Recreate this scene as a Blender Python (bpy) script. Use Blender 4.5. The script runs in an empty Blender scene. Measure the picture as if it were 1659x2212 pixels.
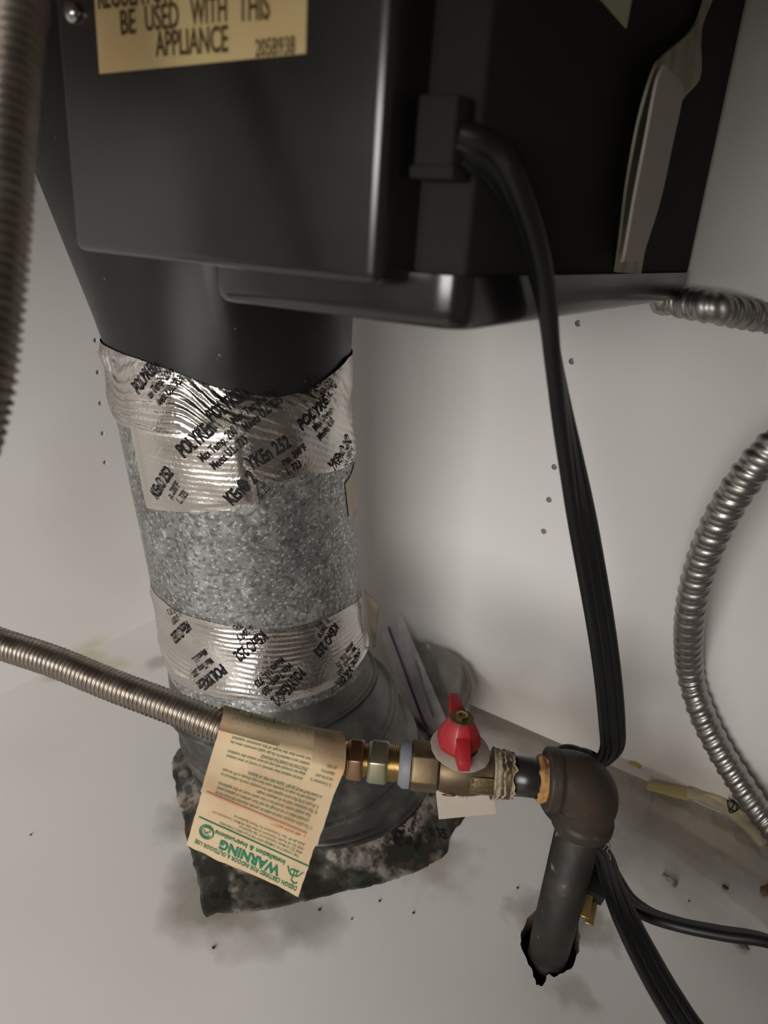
import bpy, bmesh, math, random
import numpy as np
from mathutils import Vector, Matrix, noise
SC = bpy.context.scene
COL = SC.collection
random.seed(7)

# ------------------------------------------------------------------ camera
F_PX, CX, CY = 1534.0, 829.5, 1106.0          # phone lens on the 1659 x 2212 frame
CAM_H = 0.405
R = np.array([[0.8337, 0.2550, -0.4899],      # rows: world X, Y, Z of the lens' right / down / forward
              [0.5479, -0.2710, 0.7914],
              [0.0690, -0.9282, -0.3657]])
_u, _s, _v = np.linalg.svd(R); R = _u @ _v
C0 = np.array([0.0, 0.0, CAM_H])
cam_data = bpy.data.cameras.new('camera')
cam_data.sensor_fit = 'VERTICAL'
cam_data.sensor_height = 36.0
cam_data.lens = 36.0 * F_PX / 2212.0
cam_data.clip_start = 0.01
cam_data.dof.use_dof = True
cam_data.dof.focus_distance = 0.43
cam_data.dof.aperture_fstop = 9.5
cam = bpy.data.objects.new('camera', cam_data)
m = np.eye(4); m[:3, 0] = R[:, 0]; m[:3, 1] = -R[:, 1]; m[:3, 2] = -R[:, 2]; m[:3, 3] = C0
cam.matrix_world = Matrix(m.tolist())
COL.objects.link(cam)
SC.camera = cam

# ------------------------------------------------------------------ light
world = bpy.data.worlds.new('world'); SC.world = world
world.use_nodes = True
bg = world.node_tree.nodes['Background']
bg.inputs[0].default_value = (1.0, 0.86, 0.74, 1)
bg.inputs[1].default_value = 0.22

def area_light(name, loc, target, sx, sy, power, color):
    d = bpy.data.lights.new(name, 'AREA'); d.shape = 'RECTANGLE'; d.size = sx; d.size_y = sy
    d.energy = power; d.color = color
    o = bpy.data.objects.new(name, d); COL.objects.link(o); o.location = loc
    o.rotation_euler = (Vector(target) - Vector(loc)).to_track_quat('-Z', 'Y').to_euler()
    return o
area_light('kitchen_window', (0.19, -1.4, 0.59), (-0.20, 0.50, 0.15), 1.35, 0.8, 42.0, (1.0, 0.97, 0.935))
SC.view_settings.view_transform = 'Standard'
SC.view_settings.look = 'None'
SC.view_settings.gamma = 1.0
SC.view_settings.use_curve_mapping = False
SC.view_settings.exposure = 0.0

# ------------------------------------------------------------------ measuring helpers (points in the cabinet)
def ray(px, py): return R @ np.array([px - CX, py - CY, F_PX]) / F_PX
def at(px, py, d): return C0 + d * ray(px, py)
def on_z(px, py, z=0.0):
    r = ray(px, py); return C0 + r * (z - CAM_H) / r[2]
def on_x(px, py, x):
    r = ray(px, py); return C0 + r * x / r[0]
def on_y(px, py, y):
    r = ray(px, py); return C0 + r * y / r[1]
def proj(p):
    c = R.T @ (np.asarray(p, float) - C0)
    return np.array([CX + F_PX * c[0] / c[2], CY + F_PX * c[1] / c[2], c[2]])
RIGHT, DOWN, FWD = R[:, 0], R[:, 1], R[:, 2]
def nrm(v):
    v = np.asarray(v, float); return v / (np.linalg.norm(v) + 1e-12)

# ------------------------------------------------------------------ materials
def mat(name, color, rough=0.5, metal=0.0, spec=0.5, mottle=(), bump=None, coat=0.0, rough_var=None, wave=None, stretch=None):
    """mottle: list of (noise scale, colour, low, high, detail, strength); bump: (scale, strength, detail)"""
    M = bpy.data.materials.new(name); M.use_nodes = True
    nt = M.node_tree; N = nt.nodes; L = nt.links
    b = N['Principled BSDF']
    b.inputs['Roughness'].default_value = rough; b.inputs['Metallic'].default_value = metal
    b.inputs['Specular IOR Level'].default_value = spec; b.inputs['Coat Weight'].default_value = coat
    tc = N.new('ShaderNodeTexCoord'); src = tc.outputs['Object']
    if stretch:
        mp = N.new('ShaderNodeMapping'); mp.inputs['Scale'].default_value = stretch
        L.new(src, mp.inputs[0]); src = mp.outputs[0]
    cur = None
    for i, (sc, col, lo, hi, det, st) in enumerate(mottle):
        n = N.new('ShaderNodeTexNoise'); n.inputs['Scale'].default_value = sc; n.inputs['Detail'].default_value = det
        L.new(src, n.inputs['Vector'])
        r = N.new('ShaderNodeMapRange'); r.inputs[1].default_value = lo; r.inputs[2].default_value = hi; r.inputs[4].default_value = st
        L.new(n.outputs['Fac'], r.inputs[0])
        mx = N.new('ShaderNodeMix'); mx.data_type = 'RGBA'
        if cur is None: mx.inputs[6].default_value = (*color, 1)
        else: L.new(cur, mx.inputs[6])
        mx.inputs[7].default_value = (*col, 1)
        L.new(r.outputs[0], mx.inputs[0]); cur = mx.outputs[2]
    if cur is None: b.inputs['Base Color'].default_value = (*color, 1)
    else: L.new(cur, b.inputs['Base Color'])
    if rough_var:
        sc, lo, hi = rough_var
        n = N.new('ShaderNodeTexNoise'); n.inputs['Scale'].default_value = sc; n.inputs['Detail'].default_value = 4
        L.new(src, n.inputs['Vector'])
        r = N.new('ShaderNodeMapRange'); r.inputs[1].default_value = .3; r.inputs[2].default_value = .7
        r.inputs[3].default_value = lo; r.inputs[4].default_value = hi
        L.new(n.outputs['Fac'], r.inputs[0]); L.new(r.outputs[0], b.inputs['Roughness'])
    if bump:
        n = N.new('ShaderNodeTexNoise'); n.inputs['Scale'].default_value = bump[0]; n.inputs['Detail'].default_value = bump[2]
        L.new(src, n.inputs['Vector'])
        bp = N.new('ShaderNodeBump'); bp.inputs['Strength'].default_value = bump[1]; bp.inputs['Distance'].default_value = 0.001
        L.new(n.outputs['Fac'], bp.inputs['Height']); L.new(bp.outputs[0], b.inputs['Normal'])
    return M

def film(name, color, alpha, rough=0.25):
    M = bpy.data.materials.new(name); M.use_nodes = True
    nt = M.node_tree; b = nt.nodes['Principled BSDF']
    b.inputs['Base Color'].default_value = (*color, 1); b.inputs['Roughness'].default_value = rough
    b.inputs['Alpha'].default_value = alpha
    n = nt.nodes.new('ShaderNodeTexNoise'); n.inputs['Scale'].default_value = 60; n.inputs['Detail'].default_value = 3
    tc = nt.nodes.new('ShaderNodeTexCoord'); nt.links.new(tc.outputs['Object'], n.inputs['Vector'])
    r = nt.nodes.new('ShaderNodeMapRange'); r.inputs[1].default_value = .3; r.inputs[2].default_value = .7
    r.inputs[3].default_value = alpha * .75; r.inputs[4].default_value = min(1, alpha * 1.3)
    nt.links.new(n.outputs['Fac'], r.inputs[0]); nt.links.new(r.outputs[0], b.inputs['Alpha'])
    return M

def stained_shaded_white(name, color, stains_and_shade, rough=0.45):
    """white melamine with stains: (centre xyz, radii xyz, colour, strength, noise scale)"""
    M = bpy.data.materials.new(name); M.use_nodes = True
    nt = M.node_tree; N = nt.nodes; L = nt.links; b = N['Principled BSDF']
    b.inputs['Roughness'].default_value = rough; b.inputs['Specular IOR Level'].default_value = 0.35
    geo = N.new('ShaderNodeNewGeometry')
    cur = None
    n0 = N.new('ShaderNodeTexNoise'); n0.inputs['Scale'].default_value = 9; n0.inputs['Detail'].default_value = 5
    L.new(geo.outputs['Position'], n0.inputs['Vector'])
    r0 = N.new('ShaderNodeMapRange'); r0.inputs[1].default_value = .45; r0.inputs[2].default_value = .75; r0.inputs[4].default_value = .22
    L.new(n0.outputs['Fac'], r0.inputs[0])
    mx = N.new('ShaderNodeMix'); mx.data_type = 'RGBA'
    mx.inputs[6].default_value = (*color, 1); mx.inputs[7].default_value = (color[0] * .8, color[1] * .77, color[2] * .72, 1)
    L.new(r0.outputs[0], mx.inputs[0]); cur = mx.outputs[2]
    for (c, rad, col, st, ns) in stains_and_shade:
        sub = N.new('ShaderNodeVectorMath'); sub.operation = 'SUBTRACT'; sub.inputs[1].default_value = c
        L.new(geo.outputs['Position'], sub.inputs[0])
        dv = N.new('ShaderNodeVectorMath'); dv.operation = 'DIVIDE'; dv.inputs[1].default_value = rad
        L.new(sub.outputs[0], dv.inputs[0])
        ln = N.new('ShaderNodeVectorMath'); ln.operation = 'LENGTH'; L.new(dv.outputs[0], ln.inputs[0])
        nz = N.new('ShaderNodeTexNoise'); nz.inputs['Scale'].default_value = ns; nz.inputs['Detail'].default_value = 6
        L.new(geo.outputs['Position'], nz.inputs['Vector'])
        ad = N.new('ShaderNodeMath'); ad.operation = 'MULTIPLY_ADD'; ad.inputs[1].default_value = 1.5; 
        L.new(nz.outputs['Fac'], ad.inputs[0]); L.new(ln.outputs['Value'], ad.inputs[2])
        mr = N.new('ShaderNodeMapRange'); mr.inputs[1].default_value = 1.15; mr.inputs[2].default_value = 1.85
        mr.inputs[3].default_value = st; mr.inputs[4].default_value = 0
        L.new(ad.outputs[0], mr.inputs[0])
        mx = N.new('ShaderNodeMix'); mx.data_type = 'RGBA'; L.new(cur, mx.inputs[6]); mx.inputs[7].default_value = (*col, 1)
        L.new(mr.outputs[0], mx.inputs[0]); cur = mx.outputs[2]
    L.new(cur, b.inputs['Base Color'])
    return M

WHITE = (0.70, 0.682, 0.660)
GREY_DIRT = (0.20, 0.18, 0.15)
fl = lambda px, py: tuple(on_z(px, py))
M_FLOOR = stained_shaded_white('floor_melamine', WHITE, [
    (fl(440, 1950), (0.034, 0.030, .05), (0.26, 0.24, 0.20), .8, 30),
    (fl(530, 1985), (0.034, 0.026, .05), (0.26, 0.24, 0.20), .75, 30),
    (fl(640, 1968), (0.034, 0.022, .05), (0.26, 0.24, 0.20), .7, 30),
    (fl(405, 1760), (0.022, 0.030, .05), (0.30, 0.28, 0.25), .6, 50),
    (fl(425, 1880), (0.020, 0.026, .05), (0.30, 0.28, 0.25), .6, 50),
    (fl(930, 1850), (0.035, 0.030, .05), (0.30, 0.26, 0.22), .6, 50),
    (fl(1160, 1975), (0.022, 0.020, .05), (0.26, 0.22, 0.21), .6, 90),
    (fl(1285, 2005), (0.020, 0.018, .05), (0.26, 0.22, 0.20), .6, 90),
    (fl(1240, 2145), (0.018, 0.012, .05), (0.32, 0.28, 0.23), .5, 90),
    (fl(1480, 1790), (0.085, 0.05, .05), (0.28, 0.25, 0.20), .45, 30),
    (fl(1170, 1588), (0.150, 0.034, .05), (0.10, 0.085, 0.062), .95, 25),  # darker band along the foot of the back wall
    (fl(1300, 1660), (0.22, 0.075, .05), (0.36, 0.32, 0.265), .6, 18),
    (fl(1450, 1880), (0.05, 0.045, .05), (0.33, 0.30, 0.26), .35, 70),
    (fl(215, 1430), (0.035, 0.018, .05), (0.50, 0.46, 0.30), .6, 50),
    (fl(345, 1430), (0.012, 0.018, .05), (0.30, 0.28, 0.26), .6, 60),
    (fl(118, 1462), (0.012, 0.012, .05), (0.45, 0.42, 0.26), .7, 60)])
M_WALL = stained_shaded_white('wall_melamine', WHITE, [
    (tuple(on_x(185, 1405, -0.5525)), (0.02, 0.03, .012), (0.52, 0.47, 0.30), .5, 60),
    (tuple(on_y(1180, 1560, 0.522)), (0.24, 0.03, .045), (0.42, 0.37, 0.31), .55, 14)])  # brown grime plus painted shade, darkening the foot of the back wall
M_CEIL = mat('chipboard', (0.30, 0.22, 0.15), .8, bump=(300, .3, 3))
M_DARKWOOD = mat('dark_subfloor', (0.05, 0.035, 0.025), .85, bump=(200, .4, 3))
M_BLACK = mat('black_enamel', (0.011, 0.0105, 0.010), .22, spec=.80, rough_var=(14, .15, .30), bump=(9, .06, 2))
M_ADAPT = mat('black_painted_sheet', (0.010, 0.0102, 0.010), .36, spec=.38, rough_var=(20, .28, .44), bump=(30, .10, 2), mottle=[(300, (0.2, 0.19, 0.17), .72, .76, 3, .6)])
M_CORD = mat('black_cord_vinyl', (0.008, 0.0085, 0.0085), .42, spec=.36)
M_PLUG = mat('black_plug_vinyl', (0.010, 0.010, 0.0095), .6, spec=.25)
M_GALV = mat('galvanised_steel', (0.31, 0.31, 0.302), .40, metal=.85, rough_var=(60, .32, .55), bump=(150, .12, 3), mottle=[
    (16, (0.22, 0.22, 0.215), .40, .60, 4, .75), (60, (0.52, 0.52, 0.51), .50, .66, 5, .55), (300, (0.12, 0.12, 0.115), .50, .60, 4, .70), (430, (0.70, 0.71, 0.70), .57, .65, 3, .8)])
M_ELBOW = mat('grimy_galvanised_elbow', (0.135, 0.135, 0.128), .46, metal=.75, rough_var=(30, .36, .58), bump=(60, .10, 3), mottle=[
    (18, (0.06, 0.06, 0.055), .42, .62, 5, .8), (60, (0.22, 0.20, 0.17), .50, .68, 5, .5), (220, (0.24, 0.24, 0.23), .62, .72, 3, .35)])
M_FOIL = mat('foil_tape', (0.64, 0.61, 0.575), .20, metal=1.0, rough_var=(50, .14, .30), bump=(420, .30, 2), mottle=[
    (10, (0.56, 0.50, 0.44), .48, .70, 3, .6)])
M_FOILPATCH = mat('foil_tape_patch', (0.68, 0.645, 0.60), .30, metal=1.0, rough_var=(60, .24, .40), bump=(520, .30, 2), mottle=[
    (12, (0.70, 0.63, 0.55), .45, .70, 3, .6)])
M_FOILDIRT = mat('grimy_foil_tape', (0.105, 0.102, 0.085), .48, metal=.5, bump=(90, 1.0, 7), mottle=[
    (30, (0.030, 0.028, 0.022), .44, .56, 7, .95), (38, (0.42, 0.37, 0.32), .54, .63, 9, .8), (140, (0.035, 0.032, 0.024), .50, .60, 7, .75), (80, (0.13, 0.07, 0.04), .60, .66, 5, .6)])
M_TANTAPE = mat('tan_tape_edge', (0.20, 0.165, 0.12), .5, bump=(100, .3, 3))
M_INK = mat('black_ink', (0.012, 0.012, 0.012), .6, spec=.2)
M_INKGREEN = mat('green_ink', (0.018, 0.13, 0.065), .7, spec=.2)
M_INKOLIVE = mat('faded_green_ink', (0.075, 0.125, 0.060), .7, spec=.2)
M_INKRED = mat('red_ink', (0.42, 0.03, 0.025), .7, spec=.2)
M_INKBROWN = mat('brown_ink', (0.085, 0.055, 0.024), .7, spec=.2)
M_PAPER = mat('aged_tag_paper', (0.43, 0.328, 0.205), .75, spec=.2, bump=(180, .15, 3), mottle=[
    (26, (0.39, 0.24, 0.12), .44, .62, 4, .8), (50, (0.30, 0.25, 0.185), .56, .70, 6, .6)])
M_LABEL = mat('yellow_rating_label', (0.58, 0.45, 0.22), .6, spec=.3, mottle=[(25, (0.58, 0.38, 0.18), .45, .7, 3, .7)])
M_WHITEPAPER = mat('white_tag_card', (0.39, 0.335, 0.285), .8, spec=.2, mottle=[(40, (0.36, 0.30, 0.24), .45, .68, 5, .6)])
M_TANPAPER = mat('tan_sticker', (0.72, 0.61, 0.47), .7, spec=.2)
M_GREENSTICK = mat('pale_green_sticker', (0.50, 0.52, 0.36), .6)
M_STEELHOSE = mat('steel_hose', (0.33, 0.29, 0.25), .34, metal=1.0, rough_var=(120, .28, .46))
M_CONDUIT = mat('zinc_conduit', (0.40, 0.385, 0.36), .42, metal=1.0, rough_var=(90, .32, .48))
M_BRASS = mat('dull_brass', (0.155, 0.112, 0.064), .48, metal=.85, bump=(160, .1, 3), mottle=[(45, (0.105, 0.077, 0.046), .42, .64, 5, .7)])
M_BRIGHTBRASS = mat('bright_brass_thread', (0.42, 0.31, 0.13), .28, metal=1.0)
M_COPPERNUT = mat('coppery_nut', (0.34, 0.21, 0.125), .36, metal=.9, mottle=[(60, (0.30, 0.19, 0.12), .45, .7, 4, .6)])
M_ZINCNUT = mat('zinc_nut', (0.33, 0.32, 0.24), .36, metal=.9, mottle=[(70, (0.38, 0.33, 0.18), .45, .7, 4, .6)])
M_GREYDOPE = mat('grey_sealant', (0.15, 0.155, 0.175), .55)
M_IRON = mat('black_iron_pipe', (0.020, 0.0185, 0.0155), .52, spec=.30, bump=(140, .25, 4), mottle=[
    (34, (0.050, 0.038, 0.026), .50, .64, 6, .7), (75, (0.22, 0.20, 0.17), .64, .70, 10, .65), (22, (0.075, 0.068, 0.056), .58, .70, 8, .6)], rough_var=(60, .40, .62))
M_ELBOWIRON = mat('brown_iron_elbow', (0.028, 0.025, 0.020), .52, spec=.30, bump=(220, .2, 4), mottle=[(26, (0.055, 0.034, 0.022), .46, .66, 5, .8), (190, (0.10, 0.085, 0.065), .66, .72, 5, .5)])
M_NIPPLE = mat('glossy_black_nipple', (0.016, 0.016, 0.015), .28, bump=(60, .12, 2))
M_DOPE = mat('orange_pipe_dope', (0.38, 0.195, 0.06), .75, bump=(260, .9, 4), mottle=[(90, (0.14, 0.06, 0.025), .46, .64, 5, .8)])
M_PALEDOPE = mat('pale_pipe_dope', (0.30, 0.25, 0.175), .75, bump=(260, .8, 4), mottle=[(120, (0.20, 0.14, 0.07), .48, .64, 5, .8)])
M_RED = mat('red_plastic', (0.29, 0.010, 0.015), .42, spec=.5, bump=(180, .08, 3), mottle=[(40, (0.24, 0.010, 0.012), .5, .7, 3, .5)])
M_RUBBERWHITE = mat('white_foam', (0.50, 0.45, 0.40), .8)
M_GASKET = film('translucent_tape', (0.34, 0.32, 0.21), .78, .4)
M_DULLBLACK = mat('dull_black_panel', (0.027, 0.026, 0.022), .80, spec=.08, bump=(9, .06, 2))
M_BAG = film('clear_bag_film', (0.66, 0.63, 0.66), .50, .22)
M_BAGDARK = film('smoky_bag_film', (0.23, 0.215, 0.19), .74, .28)
M_PURPLE = mat('purple_zip', (0.20, 0.07, 0.24), .5)
M_SLEEVE = film('dusty_sleeve_film', (0.42, 0.38, 0.31), .30, .16)
M_ROLL = mat('cream_paper_roll', (0.50, 0.42, 0.26), .75, bump=(90, .3, 3), mottle=[(30, (0.36, 0.29, 0.17), .45, .7, 4, .6)])
M_YELLOW = mat('yellow_paper', (0.42, 0.32, 0.06), .7)
M_SCREW = mat('steel_screw', (0.50, 0.50, 0.48), .22, metal=1.0)
M_CRUMB = mat('brown_crumb', (0.13, 0.085, 0.045), .9, bump=(400, .8, 3))
M_SPECK = mat('dark_grit', (0.03, 0.022, 0.016), .9)
M_HOLE = mat('raw_chipboard', (0.20, 0.14, 0.085), .9, bump=(400, .8, 3))
M_PRONG = mat('brass_prong', (0.42, 0.30, 0.10), .4, metal=.8)

# ------------------------------------------------------------------ object helpers
def tag(o, label=None, cat=None, group=None, kind=None):
    if label: o['label'] = label
    if cat: o['category'] = cat
    if group: o['group'] = group
    if kind: o['kind'] = kind
    return o
ORG = {}
def thing(name, loc, label, cat, group=None):
    o = bpy.data.objects.new(name, None); COL.objects.link(o)
    o.empty_display_size = 0.02; o.location = [float(v) for v in loc]; ORG[o.name] = np.array(loc, float)
    return tag(o, label, cat, group)
def mesh(name, V, F, material, parent=None, smooth=True, bevel=None, autosmooth=None, **kw):
    V = np.asarray(V, float)
    if parent is not None: org = ORG[parent.name]
    else: org = np.array([V[:, 0].mean(), V[:, 1].mean(), V[:, 2].min()])
    me = bpy.data.meshes.new(name)
    me.from_pydata((V - org).tolist(), [], [list(f) for f in F])
    bm = bmesh.new(); bm.from_mesh(me)
    bmesh.ops.remove_doubles(bm, verts=bm.verts, dist=1e-7)
    if bevel:
        ed = [e for e in bm.edges if len(e.link_faces) == 2 and e.calc_face_angle(0) > math.radians(30)]
        bmesh.ops.bevel(bm, geom=ed, offset=bevel[0], segments=bevel[1], affect='EDGES', profile=.5, clamp_overlap=True)
    if kw.pop('fixn', True): bmesh.ops.recalc_face_normals(bm, faces=bm.faces)
    bm.to_mesh(me); bm.free()
    if smooth:
        me.shade_smooth()
        if autosmooth is not None: me.set_sharp_from_angle(angle=math.radians(autosmooth))
    me.materials.append(material)
    o = bpy.data.objects.new(name, me); COL.objects.link(o)
    if parent is not None: o.parent = parent
    else: o.location = org.tolist()
    ORG[o.name] = org
    return tag(o, **kw)
def cat_geo(parts):
    V, F, n = [], [], 0
    for v, f in parts:
        V += [list(map(float, p)) for p in v]; F += [[i + n for i in q] for q in f]; n += len(v)
    return V, F
def box(x0, x1, y0, y1, z0, z1):
    V = [(x, y, z) for x in (x0, x1) for y in (y0, y1) for z in (z0, z1)]
    return V, [(0, 1, 3, 2), (4, 6, 7, 5), (0, 4, 5, 1), (2, 3, 7, 6), (0, 2, 6, 4), (1, 5, 7, 3)]
def obox(c, ax, ay, az):
    c = np.asarray(c, float); V = [c + sx * np.asarray(ax) + sy * np.asarray(ay) + sz * np.asarray(az) for sx in (-1, 1) for sy in (-1, 1) for sz in (-1, 1)]
    return V, [(0, 1, 3, 2), (4, 6, 7, 5), (0, 4, 5, 1), (2, 3, 7, 6), (0, 2, 6, 4), (1, 5, 7, 3)]
def grid_faces(n, mm, closed_m=False):
    F = []
    for i in range(n - 1):
        for j in range(mm if closed_m else mm - 1):
            k = (j + 1) % mm
            F.append((i * mm + j, i * mm + k, (i + 1) * mm + k, (i + 1) * mm + j))
    return F
def catmull(P, n):
    P = np.asarray(P, float)
    Q = np.vstack([2 * P[0] - P[1], P, 2 * P[-1] - P[-2]]); out = []
    for i in range(1, len(Q) - 2):
        p0, p1, p2, p3 = Q[i - 1:i + 3]
        for t in np.linspace(0, 1, n, endpoint=False):
            out.append(.5 * (2 * p1 + (p2 - p0) * t + (2 * p0 - 5 * p1 + 4 * p2 - p3) * t * t + (3 * p1 - p0 - 3 * p2 + p3) * t ** 3))
    out.append(Q[-2]); return np.array(out)
def resample(P, step):
    d = np.r_[0, np.cumsum(np.linalg.norm(np.diff(P, axis=0), axis=1))]
    n = max(2, int(d[-1] / step)); s = np.linspace(0, d[-1], n)
    return np.stack([np.interp(s, d, P[:, k]) for k in range(P.shape[1])], 1), s
def frames(P):
    T = np.gradient(P, axis=0); T /= np.linalg.norm(T, axis=1)[:, None] + 1e-12
    a = np.cross(T[0], [0.3, 0.2, 1.0]); a = nrm(a); A = []
    for t in T:
        a = nrm(a - a.dot(t) * t); A.append(a)
    A = np.array(A); return T, A, np.cross(T, A)
def tube(P, s, rad, seg=20, caps=True):
    T, A, B = frames(P); th = np.linspace(0, 2 * math.pi, seg, endpoint=False)
    V = []
    for i in range(len(P)):
        r = rad(s[i], th) if callable(rad) else np.full(seg, rad)
        V.append(P[i] + r[:, None] * (np.cos(th)[:, None] * A[i] + np.sin(th)[:, None] * B[i]))
    V = np.vstack(V); F = grid_faces(len(P), seg, True)
    if caps: F += [tuple(range(seg))[::-1], tuple((len(P) - 1) * seg + j for j in range(seg))]
    return V, F
def lathe(o, ax, prof, seg=32, rot=0.0, ref=(0, 0, 1), caps=True):
    o = np.asarray(o, float); ax = nrm(ax); a = np.asarray(ref if abs(np.dot(nrm(ref), ax)) < .95 else (1, 0, 0), float); a = nrm(a - a.dot(ax) * ax); b = np.cross(ax, a)
    th = np.linspace(0, 2 * math.pi, seg, endpoint=False) + rot
    V = np.vstack([o + s * ax + r * (np.cos(th)[:, None] * a + np.sin(th)[:, None] * b) for s, r in prof])
    F = grid_faces(len(prof), seg, True)
    if caps: F += [tuple(range(seg))[::-1], tuple((len(prof) - 1) * seg + j for j in range(seg))]
    return V, F
def sheet(fn, nu, nv, thick=0.0):
    U = np.linspace(0, 1, nu); W = np.linspace(0, 1, nv)
    V = np.array([fn(u, v) for u in U for v in W]); F = grid_faces(nu, nv)
    if thick:
        G = V.reshape(nu, nv, 3); du = np.gradient(G, axis=0); dv = np.gradient(G, axis=1)
        n = np.cross(du, dv); n /= np.linalg.norm(n, axis=2)[..., None] + 1e-12
        V2 = (G - thick * n).reshape(-1, 3); k = len(V)
        F2 = [tuple(i + k for i in f[::-1]) for f in F]
        loop = [i * nv for i in range(nu)] + [(nu - 1) * nv + j for j in range(1, nv)] + [i * nv + nv - 1 for i in range(nu - 2, -1, -1)] + [j for j in range(nv - 2, 0, -1)]
        S = [(loop[i], loop[(i + 1) % len(loop)], loop[(i + 1) % len(loop)] + k, loop[i] + k) for i in range(len(loop))]
        V = np.vstack([V, V2]); F = F + F2 + S
    return V, F

def text_geo(s, size=1.0, bold=0.0, res=2, shear=0.0, align='LEFT', space=1.0):
    cu = bpy.data.curves.new('t', 'FONT'); cu.body = s; cu.size = size; cu.resolution_u = res; cu.offset = bold
    cu.shear = shear; cu.align_x = align; cu.space_character = space
    ob = bpy.data.objects.new('t', cu); COL.objects.link(ob)
    dg = bpy.context.evaluated_depsgraph_get(); me = bpy.data.meshes.new_from_object(ob.evaluated_get(dg))
    V = np.array([v.co[:] for v in me.vertices]); F = [tuple(p.vertices) for p in me.polygons]
    bpy.data.objects.remove(ob); bpy.data.curves.remove(cu); bpy.data.meshes.remove(me)
    if len(V) == 0: return np.zeros((0, 3)), []
    return V, F

def vnoise(x, y, z=0.0): return noise.noise(Vector((x, y, z)))

def cut(o, V, F):
    """real hole: boolean difference with the cutter geometry (world coordinates)"""
    c = mesh('cutter', V, F, M_HOLE, None, smooth=False)
    md = o.modifiers.new('b', 'BOOLEAN'); md.operation = 'DIFFERENCE'; md.object = c; md.solver = 'EXACT'
    bpy.context.view_layer.update()
    dg = bpy.context.evaluated_depsgraph_get()
    me = bpy.data.meshes.new_from_object(o.evaluated_get(dg))
    o.modifiers.clear(); old = o.data; nm = old.name
    o.data = me; bpy.data.meshes.remove(old); me.name = nm
    cm = c.data; bpy.data.objects.remove(c); bpy.data.meshes.remove(cm)

# ------------------------------------------------------------------ the cabinet
XL, YB, XR, YF, ZC = -0.5525, 0.522, 0.42, -0.14, 0.72
TH = 0.016
floor = mesh('floor', *box(XL - TH, XR + TH, YF, YB + TH, -TH, 0), M_FLOOR, smooth=False, kind='structure')
wall_left = mesh('wall_left', *box(XL - TH, XL, YF, YB, 0, ZC), M_WALL, smooth=False, kind='structure')
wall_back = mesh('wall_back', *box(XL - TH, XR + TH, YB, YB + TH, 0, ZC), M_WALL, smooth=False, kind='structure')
mesh('wall_right', *box(XR, XR + TH, YF, YB, 0, ZC), M_WALL, smooth=False, kind='structure')
mesh('ceiling', *box(XL - TH, XR + TH, YF, YB + TH, ZC, ZC + 0.02), M_CEIL, smooth=False, kind='structure')
mesh('trim_1', *cat_geo([box(XL - TH, XR + TH, YF, YB + TH, -0.13, -0.11), box(XL - TH, XR + TH, YF, YF + .012, -0.11, -TH),
     box(XL - TH, XR + TH, YB + TH - .012, YB + TH, -0.11, -TH), box(XL - TH, XL - TH + .012, YF + .012, YB, -0.11, -TH),
     box(XR + TH - .012, XR + TH, YF + .012, YB, -0.11, -TH)]), M_DARKWOOD, smooth=False, kind='structure')
mesh('shade_panel', *box(0.06, XR + TH, YF - .019, YF - .001, -TH, ZC), M_WALL, smooth=False, kind='structure')  # unseen panel added to keep light off the right-hand floor
mesh('shade_rail', *box(XL - TH, XR + TH, YF - .040, YF - .020, .447, ZC + .10), M_WALL, smooth=False, kind='structure')  # unseen rail added to shade the upper back wall
# shelf-pin holes
RISER = np.array([-0.057, 0.320, 0.0])
hV = []
for k in range(0, 5):
    hV.append(lathe((-0.553 - .009, 0.3936, 0.188 + 0.028 * (k)), (1, 0, 0), [(0, .0021), (.02, .0021)], 12))
cut(wall_left, *cat_geo(hV))
hV = []
for k in range(0, 7):
    hV.append(lathe((-0.170, YB - .01, 0.189 + 0.0274 * k), (0, 1, 0), [(0, .0024), (.02, .0024)], 12))
cut(wall_back, *cat_geo(hV))
# ragged hole for the gas riser
hole_px = [(1127, 2012), (1140, 1985), (1165, 1960), (1205, 1950), (1238, 1962), (1249, 1990), (1253, 2022), (1250, 2055), (1238, 2085), (1218, 2103),
           (1195, 2110), (1185, 2104), (1180, 2112), (1174, 2131), (1160, 2128), (1150, 2100), (1138, 2075), (1125, 2040)]
hp = [on_z(*p) for p in hole_px]
hp2 = []
for i in range(len(hp)):
    a, b = hp[i], hp[(i + 1) % len(hp)]
    for t in (0, .33, .66):
        q = a + (b - a) * t; q = q + np.array([random.uniform(-.0006, .0006), random.uniform(-.0006, .0006), 0]); hp2.append(q)
n = len(hp2)
cut(floor, [(p[0], p[1], -0.05) for p in hp2] + [(p[0], p[1], 0.05) for p in hp2],
    [tuple(range(n))[::-1], tuple(range(n, 2 * n))] + [(i, (i + 1) % n, n + (i + 1) % n, n + i) for i in range(n)])
floor.data.materials.append(M_HOLE)
for p in floor.data.polygons:                                     # raw chipboard on the sides of the hole
    c = p.center
    if abs(p.normal.z) < .5 and abs(c.x + floor.location.x + .062) < .05 and abs(c.y + floor.location.y - .335) < .05: p.material_index = len(floor.data.materials) - 1

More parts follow.
